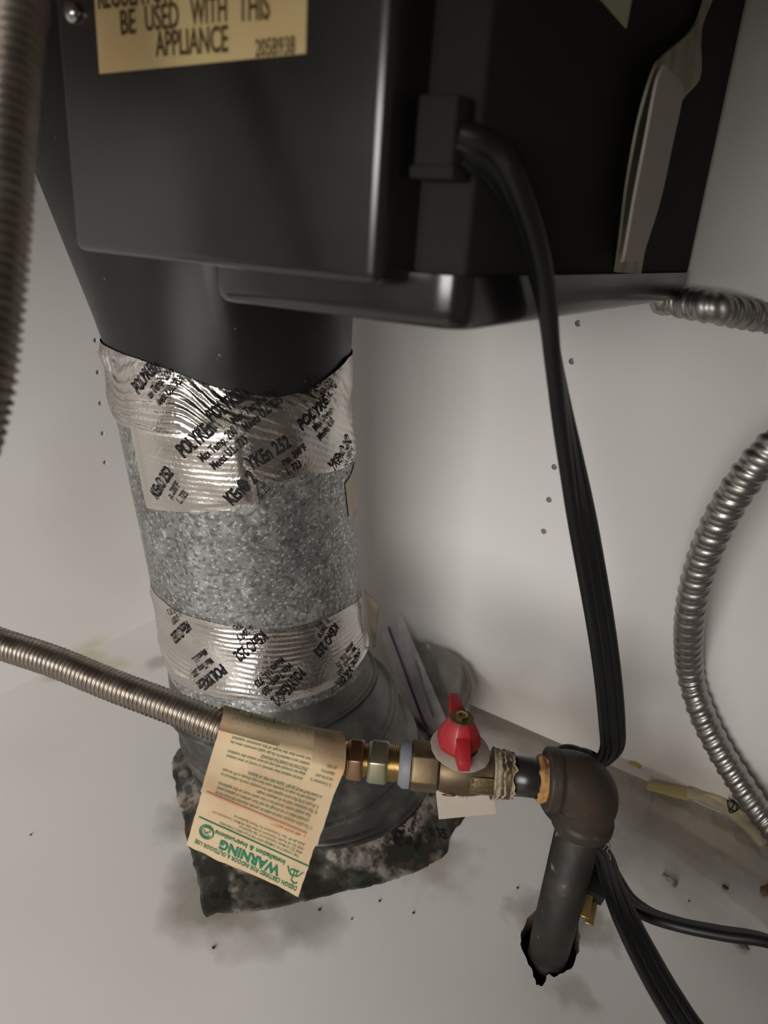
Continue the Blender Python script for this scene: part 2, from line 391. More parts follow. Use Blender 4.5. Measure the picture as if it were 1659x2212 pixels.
# ------------------------------------------------------------------ the cooktop's underside
app = thing('cooktop_underside', (-0.25, 0.30, 0.378), 'black sheet metal underside of a cooktop hanging above the silver duct', 'appliance')
mesh('control_box', *box(-0.2567, -0.1178, 0.1766, 0.245, 0.3905, ZC), M_BLACK, app, bevel=(.0035, 4), autosmooth=50)
mesh('housing', *box(-0.19, -0.1005, 0.1975, 0.512, 0.3935, ZC), M_DULLBLACK, app, bevel=(.0022, 3), autosmooth=50)
mesh('plenum', *box(-0.47, -0.192, 0.248, 0.44, 0.53, ZC), M_BLACK, app, bevel=(.003, 3), autosmooth=50)
# drip tray: rounded corner pan with a rolled lip
tr = [(-0.099, 0.512, .3785), (-0.099, 0.1944, .3785), (-0.2037, 0.1944, .3768), (-0.2037, 0.512, .3768)]
def rounded(poly, r, n=8):
    out = []
    for i in range(len(poly)):
        p, a, b = np.array(poly[i]), np.array(poly[i - 1]), np.array(poly[(i + 1) % len(poly)])
        da, db = nrm(a - p), nrm(b - p)
        for t in np.linspace(0, 1, n):
            q0 = p + da * r * (1 - t); q1 = p + db * r * t
            out.append(q0 * (1 - t) + q1 * t)
    return out
base = rounded([(x, y, 0) for x, y, z in tr], .010)
zb = lambda p: .3768 + (p[0] + .2037) / .1047 * .0017
cen = np.array([-0.151, 0.353, 0])
prof = [(-.0004, .0160), (0, .006), (-.0006, .0028), (-.0022, .0008), (-.005, 0)]
V = []
for ins, dz in prof:
    for p in base:
        q = p + nrm(np.array([cen[0] - p[0], 0, 0])) * (-ins) * 0; d = nrm(cen - p)
        V.append((p[0] + d[0] * (-ins), p[1] + d[1] * (-ins), zb(p) + dz))
nb = len(base)
F = grid_faces(len(prof), nb, True) + [tuple((len(prof) - 1) * nb + j for j in range(nb)), tuple(range(nb))[::-1]]
mesh('drip_tray', V, F, M_BLACK, app, autosmooth=40)
# transition from rectangular plenum to round duct
def trans_ring(t, n=72):
    """t 0 = round collar, 1 = rectangle under the plenum"""
    c = np.array([-0.3323, 0.3385]) * (1 - t) + np.array([-0.377, 0.337]) * t
    hx, hy = .087, .083
    out = []
    for k in range(n):
        a = 2 * math.pi * k / n
        ca, sa = math.cos(a), math.sin(a)
        circ = np.array([ca, sa]) * .0757
        sc = 1 / max(abs(ca) / hx, abs(sa) / hy); rect = np.array([ca, sa]) * sc
        out.append(c + circ * (1 - t) + rect * t)
    return out
V = []
zs = [(.300, 0, 0), (.318, 0, 0)] + [(.318 + .212 * t, t, 0) for t in np.linspace(.04, 1, 26)]
for z, t, _ in zs:
    for p in trans_ring(t): V.append((p[0], p[1], z))
mesh('transition_duct', V, grid_faces(len(zs), 72, True), M_ADAPT, app, autosmooth=60)
c = on_y(160, 28, .1766)
mesh('screw', *lathe(c, (0, -1, 0), [(0, .0033), (.0012, .0032), (.0022, .0024), (.0027, .001), (.0028, .0002)], 24), M_SCREW, app, label='shiny round screw head', fixn=True)
# yellow label on the control box
YL = .1766
lb = [on_y(217, 160, YL), on_y(662, 116, YL)]
LX0, LX1, LZ0 = lb[0][0], lb[1][0], lb[0][2]
LZ1 = lb[1][2]
lab = mesh('rating_label', [(LX0, YL - .0004, LZ0), (LX1, YL - .0004, LZ1), (LX1, YL - .0004, LZ1 + .050), (LX0, YL - .0004, LZ0 + .050),
                            (LX0, YL + .0001, LZ0), (LX1, YL + .0001, LZ1), (LX1, YL + .0001, LZ1 + .050), (LX0, YL + .0001, LZ0 + .050)],
           [(0, 1, 2, 3), (7, 6, 5, 4), (0, 4, 5, 1), (1, 5, 6, 2), (2, 6, 7, 3), (3, 7, 4, 0)], M_LABEL, app, smooth=False, label='yellow printed paper label')
def label_text(pieces, material, name):
    G = []
    for s, pxa, pxb, h, bold in pieces:
        v, f = text_geo(s, 1.0, bold, 3)
        a, b = on_y(*pxa, YL), on_y(*pxb, YL)
        w = v[:, 0].max() - v[:, 0].min(); sx = np.linalg.norm(b - a) / w; ex = nrm(b - a); ez = np.array([0, 0, 1.0])
        G.append(([a + (q[0] - v[:, 0].min()) * sx * ex + q[1] / .70 * h * ez + np.array([0, -.0007, 0]) for q in v], f))
    mesh(name, *cat_geo(G), material, lab, smooth=False, fixn=False)
label_text([('BE', (265, 76), (297, 72), .0066, .018), ('USED', (318, 68), (390, 60), .0066, .018), ('WITH', (415, 55), (493, 46), .0066, .018), ('THIS', (518, 47), (586, 42), .0066, .018),
            ('APPLIANCE', (340, 122), (496, 112), .0066, .018), ('REGULATOR', (216, 20), (375, 4), .0066, .018)], M_INKBROWN, 'printed_text')
label_text([('205B938', (555, 124), (640, 117), .0043, .012)], M_INKBROWN, 'printed_number')
# sticker and peeling gasket on the right side of the housing
XS = -0.1005
st = [on_x(1290, -8, XS), on_x(1351, 62, XS), on_x(1366, -20, XS)]
mesh('side_sticker', [p + np.array([.0004, 0, 0]) for p in st] + [p for p in st], [(0, 1, 2), (5, 4, 3), (0, 3, 4, 1), (1, 4, 5, 2), (2, 5, 3, 0)], M_GREENSTICK, app, smooth=False, label='pale green sticker corner')
def strip(name, L, Rr, off, th, material, parent, **kw):
    """ribbon between two pixel lines on the housing side, lifted off it"""
    P = []
    for (a, b, o) in zip(L, Rr, off):
        P.append((on_x(*a, XS + o[0]), on_x(*b, XS + o[1])))
    A = catmull([p[0] for p in P], 6); B = catmull([p[1] for p in P], 6)
    n = len(A)
    V, F = sheet(lambda u, v: A[min(n - 1, int(round(u * (n - 1))))] * (1 - v) + B[min(n - 1, int(round(u * (n - 1))))] * v, n, 4, th)
    return mesh(name, V, F, material, parent, autosmooth=50, **kw)
gs = strip('gasket_strip', [(1532, -30), (1503, 55), (1440, 115), (1415, 150), (1382, 260), (1356, 400), (1341, 520), (1331, 588)],
           [(1552, -30), (1520, 50), (1515, 95), (1512, 170), (1466, 235), (1424, 400), (1398, 520), (1385, 592)],
           [(.004, .002), (.004, .003), (.008, .004), (.009, .004), (.007, .003), (.006, .003), (.004, .002), (.0015, .001)], .0012, M_GASKET, app, label='peeling translucent tape strip')
strip('foam_core', [(1437, 140), (1420, 180), (1397, 300), (1372, 430), (1353, 540), (1346, 566)],
      [(1472, 178), (1476, 205), (1456, 300), (1428, 430), (1397, 530), (1388, 562)], [(.0125, .0095)] * 6, .0012, M_RUBBERWHITE, gs, label='white foam strip')
# socket where the cord enters
sc_ = at(962, 290, .1965)
so = mesh('cord_socket', *obox(sc_, np.array([.0062, 0, 0]), np.array([0, 0, 1.0]) * .0090, np.array([0, .006, 0])), M_DULLBLACK, app, bevel=(.0012, 2), autosmooth=40)
mesh('socket_collar', *obox(sc_ + np.array([0, 0, -.0100]), np.array([.0070, 0, 0]), np.array([0, 0, 1.0]) * .0018, np.array([0, .0065, 0])), M_DULLBLACK, so, bevel=(.0008, 2), autosmooth=40)

# ------------------------------------------------------------------ the vent duct
AXP = [(.345, -.3323, .3385), (.298, -.3323, .3385), (.1495, -.3270, .3580), (.070, -.3120, .3578)]
def axis(z):
    zz = [p[0] for p in AXP][::-1]
    return np.array([np.interp(z, zz, [p[1] for p in AXP][::-1]), np.interp(z, zz, [p[2] for p in AXP][::-1])])
DR = .0762
def base_r(phi, z):
    t = min(1, max(0, (z - .318) / .212))
    if t <= 0: return DR
    ca, sa = math.cos(phi), math.sin(phi); hx, hy = .087, .083
    c = np.array([-0.3323, 0.3385]) * (1 - t) + np.array([-0.377, 0.337]) * t
    sc = 1 / max(abs(ca) / hx, abs(sa) / hy)
    p = c + np.array([ca, sa]) * (.0757 * (1 - t) + sc * t) - axis(z)
    return max(DR, float(p @ np.array([ca, sa])) + .0006)
def duct_hit(px, py, r=DR + .0006):
    rr = ray(px, py); best = (9, None)
    for d in np.arange(.36, .62, .0008):
        p = C0 + d * rr; g = np.linalg.norm(p[:2] - axis(p[2])) - r
        if g <= 0: best = (0, p); break
        if g < best[0]: best = (g, p)
    p = best[1]; q = p[:2] - axis(p[2])
    return math.atan2(q[1], q[0]), p[2]
def duct_pt(phi, z, r):
    c = axis(z); return np.array([c[0] + r * math.cos(phi), c[1] + r * math.sin(phi), z])
duct = thing('vent_duct', (-0.262, 0.362, 0), 'round galvanised metal vent duct with taped joints rising from the floor', 'duct')
zs = np.linspace(.094, .300, 24); sg = 96
V = [duct_pt(2 * math.pi * k / sg, z, DR) for z in zs for k in range(sg)]
mesh('duct_pipe', V, grid_faces(len(zs), sg, True), M_GALV, duct)
# adjustable elbow of four rings
def ring(c, N, r, k=sg):
    N = nrm(N); e1 = np.cross(N, [0, -1, 0]); e1 = nrm(e1); e1 = e1 if e1[0] > 0 else -e1; e2 = np.cross(N, e1)
    return [np.array(c) + r * (math.cos(2 * math.pi * i / k) * e1 + math.sin(2 * math.pi * i / k) * e2) for i in range(k)]
RG = [((axis(.096)[0], axis(.096)[1], .0960), (-.03, .01, 1), DR - .0004), ((-.3098, .3572, .0690), (-.19, -.05, .98), .0785),
      ((-.2900, .3540, .0560), (-.045, -.22, .97), .0805), ((-.2715, .3517, .0375), (-.07, -.114, .99), .0825),
      ((-.2600, .3610, .0185), (-.03, -.03, 1), .0810), ((-.2585, .3620, -.0120), (0, 0, 1), .0800)]
def lerp_ring(a, b, t, dr=0):
    c = np.array(a[0]) * (1 - t) + np.array(b[0]) * t; N = nrm(nrm(a[1]) * (1 - t) + nrm(b[1]) * t); return ring(c, N, a[2] * (1 - t) + b[2] * t + dr)
for i in range(len(RG) - 1):
    a, b = RG[i], RG[i + 1]
    ts = [(0, .0), (.04, .0), (.2, 0), (.4, 0), (.6, 0), (.70, .0), (.725, .0014), (.755, .0030), (.79, .0034), (.82, .0022), (.845, .0008), (.87, .0008), (.895, .0022), (.925, .0036), (.96, .0034), (.985, .0018), (1.0, .0)]
    if i == len(RG) - 2: ts = [(0, .0016), (.06, .001), (.12, 0), (.6, 0), (1, 0)]
    V = [p for t, dr in ts for p in lerp_ring(a, b, t, dr)]
    mesh('elbow_segment', V, grid_faces(len(ts), sg, True), M_ELBOW, duct, autosmooth=60, label=None if i else 'grey dirty elbow ring')

def wrinkle(kind, phi, z):
    s = phi * DR
    if kind == 'top':
        a = vnoise(s * 18, z * 18); b = vnoise(s * 40 + 3, z * 40)
        u = z * 1.0 + s * (.45 + .25 * a)
        e = max(0.0, .55 + 1.2 * vnoise(s * 16 + 9, z * 20))
        w = abs(math.sin(u * 560 + 5 * a + 2 * b)); w2 = abs(math.sin(u * 1250 + 9 * b))
        edge = math.exp(-((s * s - .0140) / .006) ** 2) * 0
        return .0019 * e * w + .0007 * e * w2 + .0014 * vnoise(s * 50, z * 75)
    if kind == 'patch':
        a = vnoise(s * 24 + 4, z * 24)
        return .0006 * math.exp(-((z - .262 + .10 * (s - .07) * 0) / .006) ** 2) * (1 + a) + .0005 * vnoise(s * 70, z * 110) + .0002 * math.sin(z * 1900 + a * 4)
    if kind == 'low':
        a = vnoise(s * 18, z * 18 + 5); b = vnoise(s * 55, z * 55)
        e = max(0.0, .4 + 1.3 * vnoise(s * 20 + 2, z * 26 + 1))
        f = .0007 * e * math.sin(z * 1700 + 6 * a + 2 * b) + .0011 * vnoise(s * 42, z * 60)
        f += .0016 * math.exp(-((z - .101 - .05 * abs(s + .085)) / .0016) ** 2) + .0012 * math.exp(-((z - .112 + .25 * (s + .135)) / .002) ** 2)
        return f
    return 0.0
BANDS = {}
def band(name, key, top, bot, off, material, wrap=True, nphi=520, nz=64, label=None):
    T = sorted(duct_hit(*p) for p in top); B = sorted(duct_hit(*p) for p in bot)
    lo = min(T[0][0], B[0][0]); hi = max(T[-1][0], B[-1][0])
    tx, tz = [p[0] for p in T], [p[1] for p in T]; bx, bz = [p[0] for p in B], [p[1] for p in B]
    if wrap:
        mz = .5 * (tz[0] + tz[-1]); mb = .5 * (bz[0] + bz[-1]); mid = .5 * (lo + hi) + math.pi
        tx = [mid - 2 * math.pi] + tx + [mid]; tz = [mz] + tz + [mz]; bx = [mid - 2 * math.pi] + bx + [mid]; bz = [mb] + bz + [mb]
        lo, hi = mid - 2 * math.pi, mid
    ft = lambda p: np.interp(p, tx, tz); fb = lambda p: np.interp(p, bx, bz)
    rad = lambda p, z: base_r(p, z) + off + wrinkle(key, p, z)
    BANDS[name + key] = (ft, fb, rad)
    V = []
    ph = np.linspace(lo, hi, nphi)
    for p in ph:
        jt = .0005 * vnoise(p * 60, 1); jb = .0005 * vnoise(p * 70, 7)
        zt, zb_ = ft(p) + jt, fb(p) + jb
        for t in np.linspace(0, 1, nz):
            z = zt * (1 - t) + zb_ * t
            e = min(t, 1 - t) * 8; e = min(1, e)
            b0 = base_r(p, z) + .0003; V.append(duct_pt(p, z, b0 + (rad(p, z) - b0) * e))
    return mesh(name, V, grid_faces(nphi, nz), material, duct, fixn=True, label=label)
b1 = band('tape_band', 'top', [(244, 752), (300, 775), (378, 803), (460, 835), (540, 852), (600, 858), (660, 845), (720, 806), (754, 772)],
          [(282, 925), (340, 948), (440, 980), (560, 1047), (610, 1038), (660, 1025), (700, 1022), (745, 1010), (763, 1002)], .0012, M_FOIL, label='wrinkled shiny foil tape with black print')
# torn end of the wrap
def patch(name, key, corners, off, material, nu=60, nv=50, ragged=True):
    (tl, tr_, br, bl) = [np.array(duct_hit(*c)) for c in corners]
    rad = lambda p, z: base_r(p, z) + off + wrinkle(key, p, z)
    V = []
    for u in np.linspace(0, 1, nu):
        for v in np.linspace(0, 1, nv):
            q = (tl * (1 - u) + tr_ * u) * (1 - v) + (bl * (1 - u) + br * u) * v
            q = q + np.array([(.010 * (vnoise(v * 26, 3) * .5)) * u ** 4, 0])
            e = min(1, min(u, 1 - u, v, 1 - v) * 10)
            V.append(duct_pt(q[0], q[1], DR + .0004 + (rad(*q) - DR - .0004) * max(e, .55)))
    BANDS[name + key] = (None, None, rad)
    return mesh(name, V, grid_faces(nu, nv), material, duct)
b2 = patch('tape_patch', 'patch', [(281, 908), (533, 922), (560, 1090), (320, 1096)], .0026, M_FOILPATCH)
b3 = band('tape_band', 'low', [(352, 1298), (375, 1318), (440, 1340), (520, 1356), (600, 1360), (690, 1340), (750, 1312), (783, 1283)],
          [(369, 1460), (390, 1478), (440, 1497), (540, 1514), (600, 1517), (680, 1500), (750, 1462), (800, 1402)], .0012, M_FOIL, label='foil tape with upside down black print')
# tan curled end of the lower tape
fp = [duct_hit(*p) for p in ((779, 1285), (783, 1300), (780, 1370), (770, 1370))]
def flap(u, v):
    a = at(786, 1272, .535) * (1 - v) + at(806, 1400, .548) * v
    b = at(818, 1306, .540) * (1 - v) + at(809, 1400, .552) * v
    p = a * (1 - u) + b * u
    return p + FWD * (.002 * math.sin(v * 9)) * u
V, F = sheet(flap, 10, 14, .0006)
mesh('tape_flap', V, F, M_TANTAPE, duct, label='tan curled tape flap')
# tan sticker wrapping round the right side
def stk(u, v):
    a = np.array(duct_hit(745, 1045)) * (1 - v) + np.array(duct_hit(754, 1118)) * v
    return duct_pt(a[0] + u * .9, a[1] + .014 * u * (1 - v), DR + .0006)
V, F = sheet(stk, 16, 8)
mesh('duct_sticker', V, F, M_TANPAPER, duct, label='tan paper sticker')

def tape_text(parent, rad, items, name='printed_text'):
    for lines, pa, pb, cap in items:
        G = []
        A = np.array(duct_hit(*pa)); B = np.array(duct_hit(*pb))
        A = np.array([A[0] * DR, A[1]]); B = np.array([B[0] * DR, B[1]]); e = nrm(B - A); nn = np.array([-e[1], e[0]])
        L0 = np.linalg.norm(B - A); v0, _ = text_geo(lines[0][0], 1.0, lines[0][4], 2, shear=.15)
        sx0 = L0 / (v0[:, 0].max() - v0[:, 0].min())
        for (s, dx, dy, k, bold) in lines:
            v, f = fine_text(*text_geo(s, 1.0, bold, 2, shear=.15))
            if len(v) == 0: continue
            sc = cap * k / .70; sx = sx0 if k == 1 else sc * .66; P = []
            for q in v:
                w = A + e * (q[0] * sx + dx * cap) + nn * (q[1] * sc + dy * cap)
                P.append(duct_pt(w[0] / DR, w[1], rad(w[0] / DR, w[1]) + .00055))
            G.append((P, f))
        mesh(name, *cat_geo(G), M_INK, parent, smooth=False, fixn=False)
def fine_text(v, f):
    bm = bmesh.new(); vs = [bm.verts.new(p) for p in v]
    for q in f:
        try: bm.faces.new([vs[i] for i in q])
        except ValueError: pass
    bmesh.ops.triangulate(bm, faces=bm.faces)
    for _ in range(3):
        ed = [e for e in bm.edges if e.calc_length() > .16]
        if not ed: break
        bmesh.ops.subdivide_edges(bm, edges=ed, cuts=1); bmesh.ops.triangulate(bm, faces=[x for x in bm.faces if len(x.verts) > 3])
    bm.verts.index_update(); V = [np.array(p.co[:]) for p in bm.verts]; F = [tuple(p.index for p in x.verts) for x in bm.faces]; bm.free()
    return V, F
def brand(a, b='Max Temp. 200°F', c='Meets U.L. 723', x2=1.0, x3=1.2):
    return [(a, 0, 0, 1, .030), (b, x2, -1.0, .60, .022), (c, x3, -1.9, .60, .022)]
r_top = BANDS['tape_bandtop'][2]; r_patch = BANDS['tape_patchpatch'][2]; r_low = BANDS['tape_bandlow'][2]
tape_text(b1, r_top, [
    (brand('POLYKEn', 'ax Temp. 200', 'leets U.L. 723', .7, 1.0), (304, 852), (347, 797), .0072),
    (brand('POLYKEn', 'Max Temp. 200', 'Meets U.L. 723', 1.1, 1.4), (460, 912), (535, 855), .0078),
    (brand('YKEn 252', 'mp. 200°F', 'L. 723', 2.3, 2.2), (541, 1014), (627, 962), .0078),
    (brand('YKE', 'mp. 20', 'U.L. 72', .9, .9), (666, 862), (692, 820), .0072),
    (brand('POLYKE', 'Max Temp', 'Meets U.L', .9, .7), (651, 930), (704, 868), .0075),
    (brand('YKEn® 252', 'mp. 200°F', 'U.L. 723', 1.5, 1.2), (715, 1019), (750, 952), .0072)])
tape_text(b2, r_patch, [
    (brand('POLYKEn', 'Max Temp. 200', 'Meets U.L. 723', .9, 1.1), (402, 988), (470, 928), .0080),
    (brand('KEn® 252', 'p. 200°F', 'L. 723', 1.4, 1.7), (347, 1077), (382, 1020), .0068),
    ([('KEn® 2', 0, 0, 1, .032), ('p. 20', 1.9, -1.05, .62, .016)], (503, 1090), (556, 1034), .0078)])
tape_text(b3, r_low, [
    (brand('KEn® 252', 'p. 200°F', '723', .3, .8), (565, 1362), (503, 1410), .0074),
    (brand('KEn® 252', 'p. 200°F', '723', .3, .8), (403, 1340), (372, 1370), .0068),
    (brand('KEn® 252', 'p. 200°F', '723', .3, .8), (722, 1343), (676, 1406), .0070),
    (brand('POLYKEn', 'Max Temp. 200', 'Meets U.L.', .4, .2), (478, 1432), (425, 1474), .0070),
    (brand('POLYKEn® 2', 'Max Temp. 200', 'Meets U.L. 723', .2, .2), (645, 1440), (583, 1507), .0078),
    (brand('POLYKEn', 'Max Temp. 200', 'Meets U.L. 72', .5, .6), (772, 1398), (727, 1474), .0068)])
# the grimy tape collar on the floor
FC = np.array([-.2585, .3620])
out_px = [(372, 1640), (380, 1700), (398, 1770), (412, 1840), (425, 1885), (432, 1930), (440, 1985), (470, 1972), (560, 1968), (650, 1948), (740, 1925), (850, 1900), (940, 1862),
          (965, 1845), (972, 1805), (1012, 1752), (1005, 1700), (985, 1640)]
o3 = [on_z(*p)[:2] for p in out_px]
ang = np.array([math.atan2(p[1] - FC[1], p[0] - FC[0]) for p in o3]); rr_ = np.array([np.linalg.norm(p - FC) for p in o3])
od = np.argsort(ang); ang, rr_ = ang[od], rr_[od]
ang = np.r_[ang[-1] - 2 * math.pi, ang, ang[0] + 2 * math.pi]; rr_ = np.r_[rr_[-1], rr_, rr_[0]]
def fl_out(a):
    a = (a - ang[0]) % (2 * math.pi) + ang[0]
    return np.interp(a, ang, rr_) + .0012 * vnoise(a * 14, 2) + .0010 * vnoise(a * 45, 5)
def fl_h(x, y):
    d = np.array([x, y]) - FC; r = np.linalg.norm(d); a = math.atan2(d[1], d[0]); ro = max(fl_out(a), .083)
    t = min(1, max(0, (r - .0795) / max(ro - .0795, .003)))
    h = .0135 * (1 - t) ** 1.5 + .0012
    return h + min(1, 6 * t * (1 - t)) * (.0030 * vnoise(x * 45, y * 45, 3) + .0016 * abs(vnoise(x * 110, y * 110, 8)) + .0008) * (1 - .6 * t)
V = []; na, nr = 260, 34
for i in range(na):
    a = 2 * math.pi * i / na
    ro = max(fl_out(a), .083)
    for j in range(nr):
        r = .0800 + (ro - .0800) * j / (nr - 1); x, y = FC + r * np.array([math.cos(a), math.sin(a)])
        V.append((x, y, max(fl_h(x, y), .0004) if j < nr - 1 else .0003))
F = [(i * nr + j, i * nr + j + 1, ((i + 1) % na) * nr + j + 1, ((i + 1) % na) * nr + j) for i in range(na) for j in range(nr - 1)]
flg = mesh('floor_tape_collar', V, F, M_FOILDIRT, duct, label='grimy crumpled foil tape on the floor')
def collar_text(items):
    for lines, pa, pb, cap in items:
        G = []
        A = on_z(*pa, .006)[:2]; B = on_z(*pb, .006)[:2]; e = nrm(B - A); nn = np.array([-e[1], e[0]])
        for (s, dx, dy, k, bold) in lines:
            v, f = text_geo(s, 1.0, bold, 2, shear=.2); sc = cap * k / .70; sxx = sc * .66; P = []
            for q in v:
                w = A + e * (q[0] * sxx + dx * cap) + nn * (q[1] * sc + dy * cap); P.append((w[0], w[1], fl_h(*w) + .0006))
            G.append((P, f))
        mesh('printed_text', *cat_geo(G), M_INK, flg, smooth=False, fixn=False)
collar_text([(brand('POLYKEn', 'Max Temp. 200', 'Meets U.L.', .6, .6), (866, 1836), (884, 1750), .0066),
             (brand('KEn', 'mp. 200', 'U.L. 723', .2, .2), (800, 1826), (830, 1782), .0066),
             (brand('YKEn', 'Temp. 200', 'U.L. 723', .2, .2), (918, 1742), (912, 1700), .0062),
             ([('252', 0, 0, 1, .03), ('U.L.', .4, -1.1, .7, .016)], (942, 1786), (960, 1830), .0062),
             ([('U.L. 723', 0, 0, 1, .02)], (452, 1932), (520, 1936), .0040)])

# ------------------------------------------------------------------ gas pipe, valve, connector
GP = thing('gas_pipe', RISER, 'black iron gas pipe with elbow rising through a ragged floor hole', 'pipe')
ZE = .137
E = np.array([-.0575, .3245, ZE])
UX = nrm(np.array([-.111, -.063, 0]))
def s_at(px):
    lo, hi = -.02, .22
    for _ in range(50):
        mid = .5 * (lo + hi)
        if proj(E + UX * mid)[0] > px: lo = mid
        else: hi = mid
    return lo
RV = np.array([E[0], E[1], 0])
RB = on_z(1184, 2057, 0); RT = np.array([E[0] - .0006, E[1], .115]); rdir = nrm(RT - RB); b0 = RB - rdir * .108
mesh('riser', *lathe(b0, rdir, [(0, .0118), (.095, .0118), (.1045, .0121), (.1060, .0119), (.118, .0123), (.223, .0126)], 40), M_IRON, GP)
# elbow: sweep a quarter turn
q = []
for t in np.linspace(0, 1, 6): q.append(E + UX * (.0245 - .010 * t))
for a in np.linspace(0, math.pi / 2, 14)[1:]:
    q.append(E + UX * .0145 * (1 - math.sin(a)) - np.array([0, 0, 1]) * .0145 * (1 - math.cos(a)))
for t in np.linspace(0, 1, 6)[1:]: q.append(E - np.array([0, 0, 1]) * (.0145 + .0150 * t))
q = np.array(q); qs, ss = resample(q, .0009); Ltot = ss[-1]
def elb(s, th):
    e = min(s, Ltot - s)
    r = .0168 if e < .0062 else (.0168 - (.0168 - .0153) * min(1, (e - .0062) / .0016))
    if e < .0010: r -= .0012 * (1 - e / .001)
    mid = math.exp(-((s - Ltot * .48) / .012) ** 2)
    return np.full(40, r + .0022 * mid)
mesh('elbow_fitting', *tube(qs, ss, elb, 40), M_ELBOWIRON, GP, label='brown cast iron elbow')
mesh('nipple', *lathe(E + UX * .020, UX, [(0, .0106), (s_at(1085) - .020, .0106)], 36), M_NIPPLE, GP, label='glossy black pipe nipple')
def dope(s0, s1, r, material, name, jit, label):
    V = []
    n1, n2 = 14, 48
    for i in range(n1):
        t = i / (n1 - 1)
        for k in range(n2):
            a = 2 * math.pi * k / n2
            edge = (1 + jit * vnoise(math.cos(a) * 3, math.sin(a) * 3, s0 * 99))
            s = s0 + (s1 - s0) * t * edge
            rr = r + .0011 * vnoise(math.cos(a) * 6, math.sin(a) * 6, t * 5 + s0 * 50) - .0016 * max(0, t - .8) * 5
            up = np.array([0, 0, 1.0]); side = np.cross(UX, up)
            V.append(E + UX * s + rr * (math.cos(a) * up + math.sin(a) * side))
    mesh(name, V, grid_faces(n1, n2, True), material, GP, label=label)
dope(.0215, .0292, .0124, M_DOPE, 'pipe_dope', .22, 'orange crusty pipe sealant')
V, F = lathe((E[0], E[1], .1045), (0, 0, 1), [(0, .0129), (.001, .0136), (.003, .0140), (.005, .0137)], 40)
mesh('pipe_dope', V, F, M_DOPE, GP, label='thin tan sealant ring')
fr = [at(1312, 1815, .388), at(1318, 1828, .387), at(1311, 1838, .388), at(1318, 1848, .388), at(1319, 1858, .388)]
p_, s_ = resample(catmull(fr, 8), .0006)
fr2 = [at(1312, 1815, .388), at(1308, 1828, .388), at(1303, 1834, .388)]
p2, s2 = resample(catmull(fr2, 8), .0006)
mesh('frayed_strand', *cat_geo([tube(p_, s_, .0004, 6), tube(p2, s2, .0003, 6)]), M_CRUMB, GP)

VC = s_at(988)                                                    # valve centre along the run
VP = E + UX * VC
VT = thing('shutoff_valve', VP, 'brass gas shutoff valve with a red wing handle', 'valve')
s1060, s950, s885 = s_at(1068), s_at(948), s_at(884)
body = [(s_at(1100), .0108), (s_at(1098), .0126), (s_at(1062), .0127), (s_at(1058), .0116), (s_at(1040), .0117), (s_at(1022), .0128), (s_at(1000), .0133), (s_at(975), .0131), (s_at(955), .0122), (s_at(948), .0115)]
mesh('valve_body', *lathe(E, UX, body, 40), M_BRASS, VT, autosmooth=40)
V, F = lathe(E, UX, [(s950, .0118), (s_at(945), .0138), (s_at(892), .0138), (s885, .0122)], 6, rot=math.radians(30))
mesh('hex_end', V, F, M_BRASS, VT, bevel=(.0009, 2), autosmooth=35)
mesh('stem_boss', *lathe(VP + np.array([0, 0, .008]), (0, 0, 1), [(0, .0088), (.0072, .0086), (.0080, .0070)], 32), M_BRASS, VT, autosmooth=40)
# raised plate with cast marks on the viewer's side
SIDE = nrm(np.cross(UX, [0, 0, 1.0])); SIDE = SIDE if SIDE.dot(-FWD) > 0 else -SIDE
nv = nrm(SIDE * .9 + np.array([0, 0, .30])); tv = nrm(np.cross(nv, UX)); tv = tv if tv[2] > 0 else -tv
pc = E + UX * s_at(1038) + nv * .0119 - tv * .0022
pl = mesh('cast_plate', *cat_geo([obox(pc, UX * .0066, tv * .0044, nv * .0009)]), M_BRASS, VT, bevel=(.0006, 2), autosmooth=40)
fr_ = [obox(pc + nv * .0009 + tv * .0040, UX * .0064, tv * .0004, nv * .0004), obox(pc + nv * .0009 - tv * .0040, UX * .0064, tv * .0004, nv * .0004),
       obox(pc + nv * .0009 + UX * .0062, UX * .0004, tv * .0042, nv * .0004), obox(pc + nv * .0009 - UX * .0062, UX * .0004, tv * .0042, nv * .0004)]
for rrow in (-1, 1):
    for k in range(6):
        cc = pc + nv * .0009 + UX * (-.0047 + k * .0019) + tv * (rrow * .0018)
        fr_.append(obox(cc, UX * .00022, tv * .0012, nv * .0003))
        fr_.append(obox(cc + UX * .0005, UX * .0005, tv * .0002, nv * .0003)); fr_.append(obox(cc + UX * .0005 + tv * (.0010 if k % 2 else -.0010), UX * .0005, tv * .0002, nv * .0003))
mesh('cast_marks', *cat_geo(fr_), M_BRASS, pl, smooth=False)
mk = []
for px, s in ((972, 'UL'), (1003, 'FM')):
    cc = E + UX * s_at(px) + nrm(SIDE * .75 - np.array([0, 0, .65])) * .0133
    nn = nrm(SIDE * .75 - np.array([0, 0, .65])); tt = nrm(np.cross(nn, UX)); tt = tt if tt[2] > 0 else -tt
    v, f = text_geo(s, .0042, .0001, 2, align='CENTER'); mk.append(([cc - UX * w[0] + tt * (w[1] - .0014) + nn * .0004 for w in v], f))
    if s == 'UL':
        mk.append(tube(np.array([cc + nn * .0001 + .0034 * (math.cos(a) * UX + math.sin(a) * tt) for a in np.linspace(0, 2 * math.pi, 40)]), np.linspace(0, 1, 40), .0003, 6))
mesh('cast_letters', *cat_geo(mk), mat('dark_brass', (.16, .115, .065), .5, metal=.8), VT, smooth=False, fixn=False)
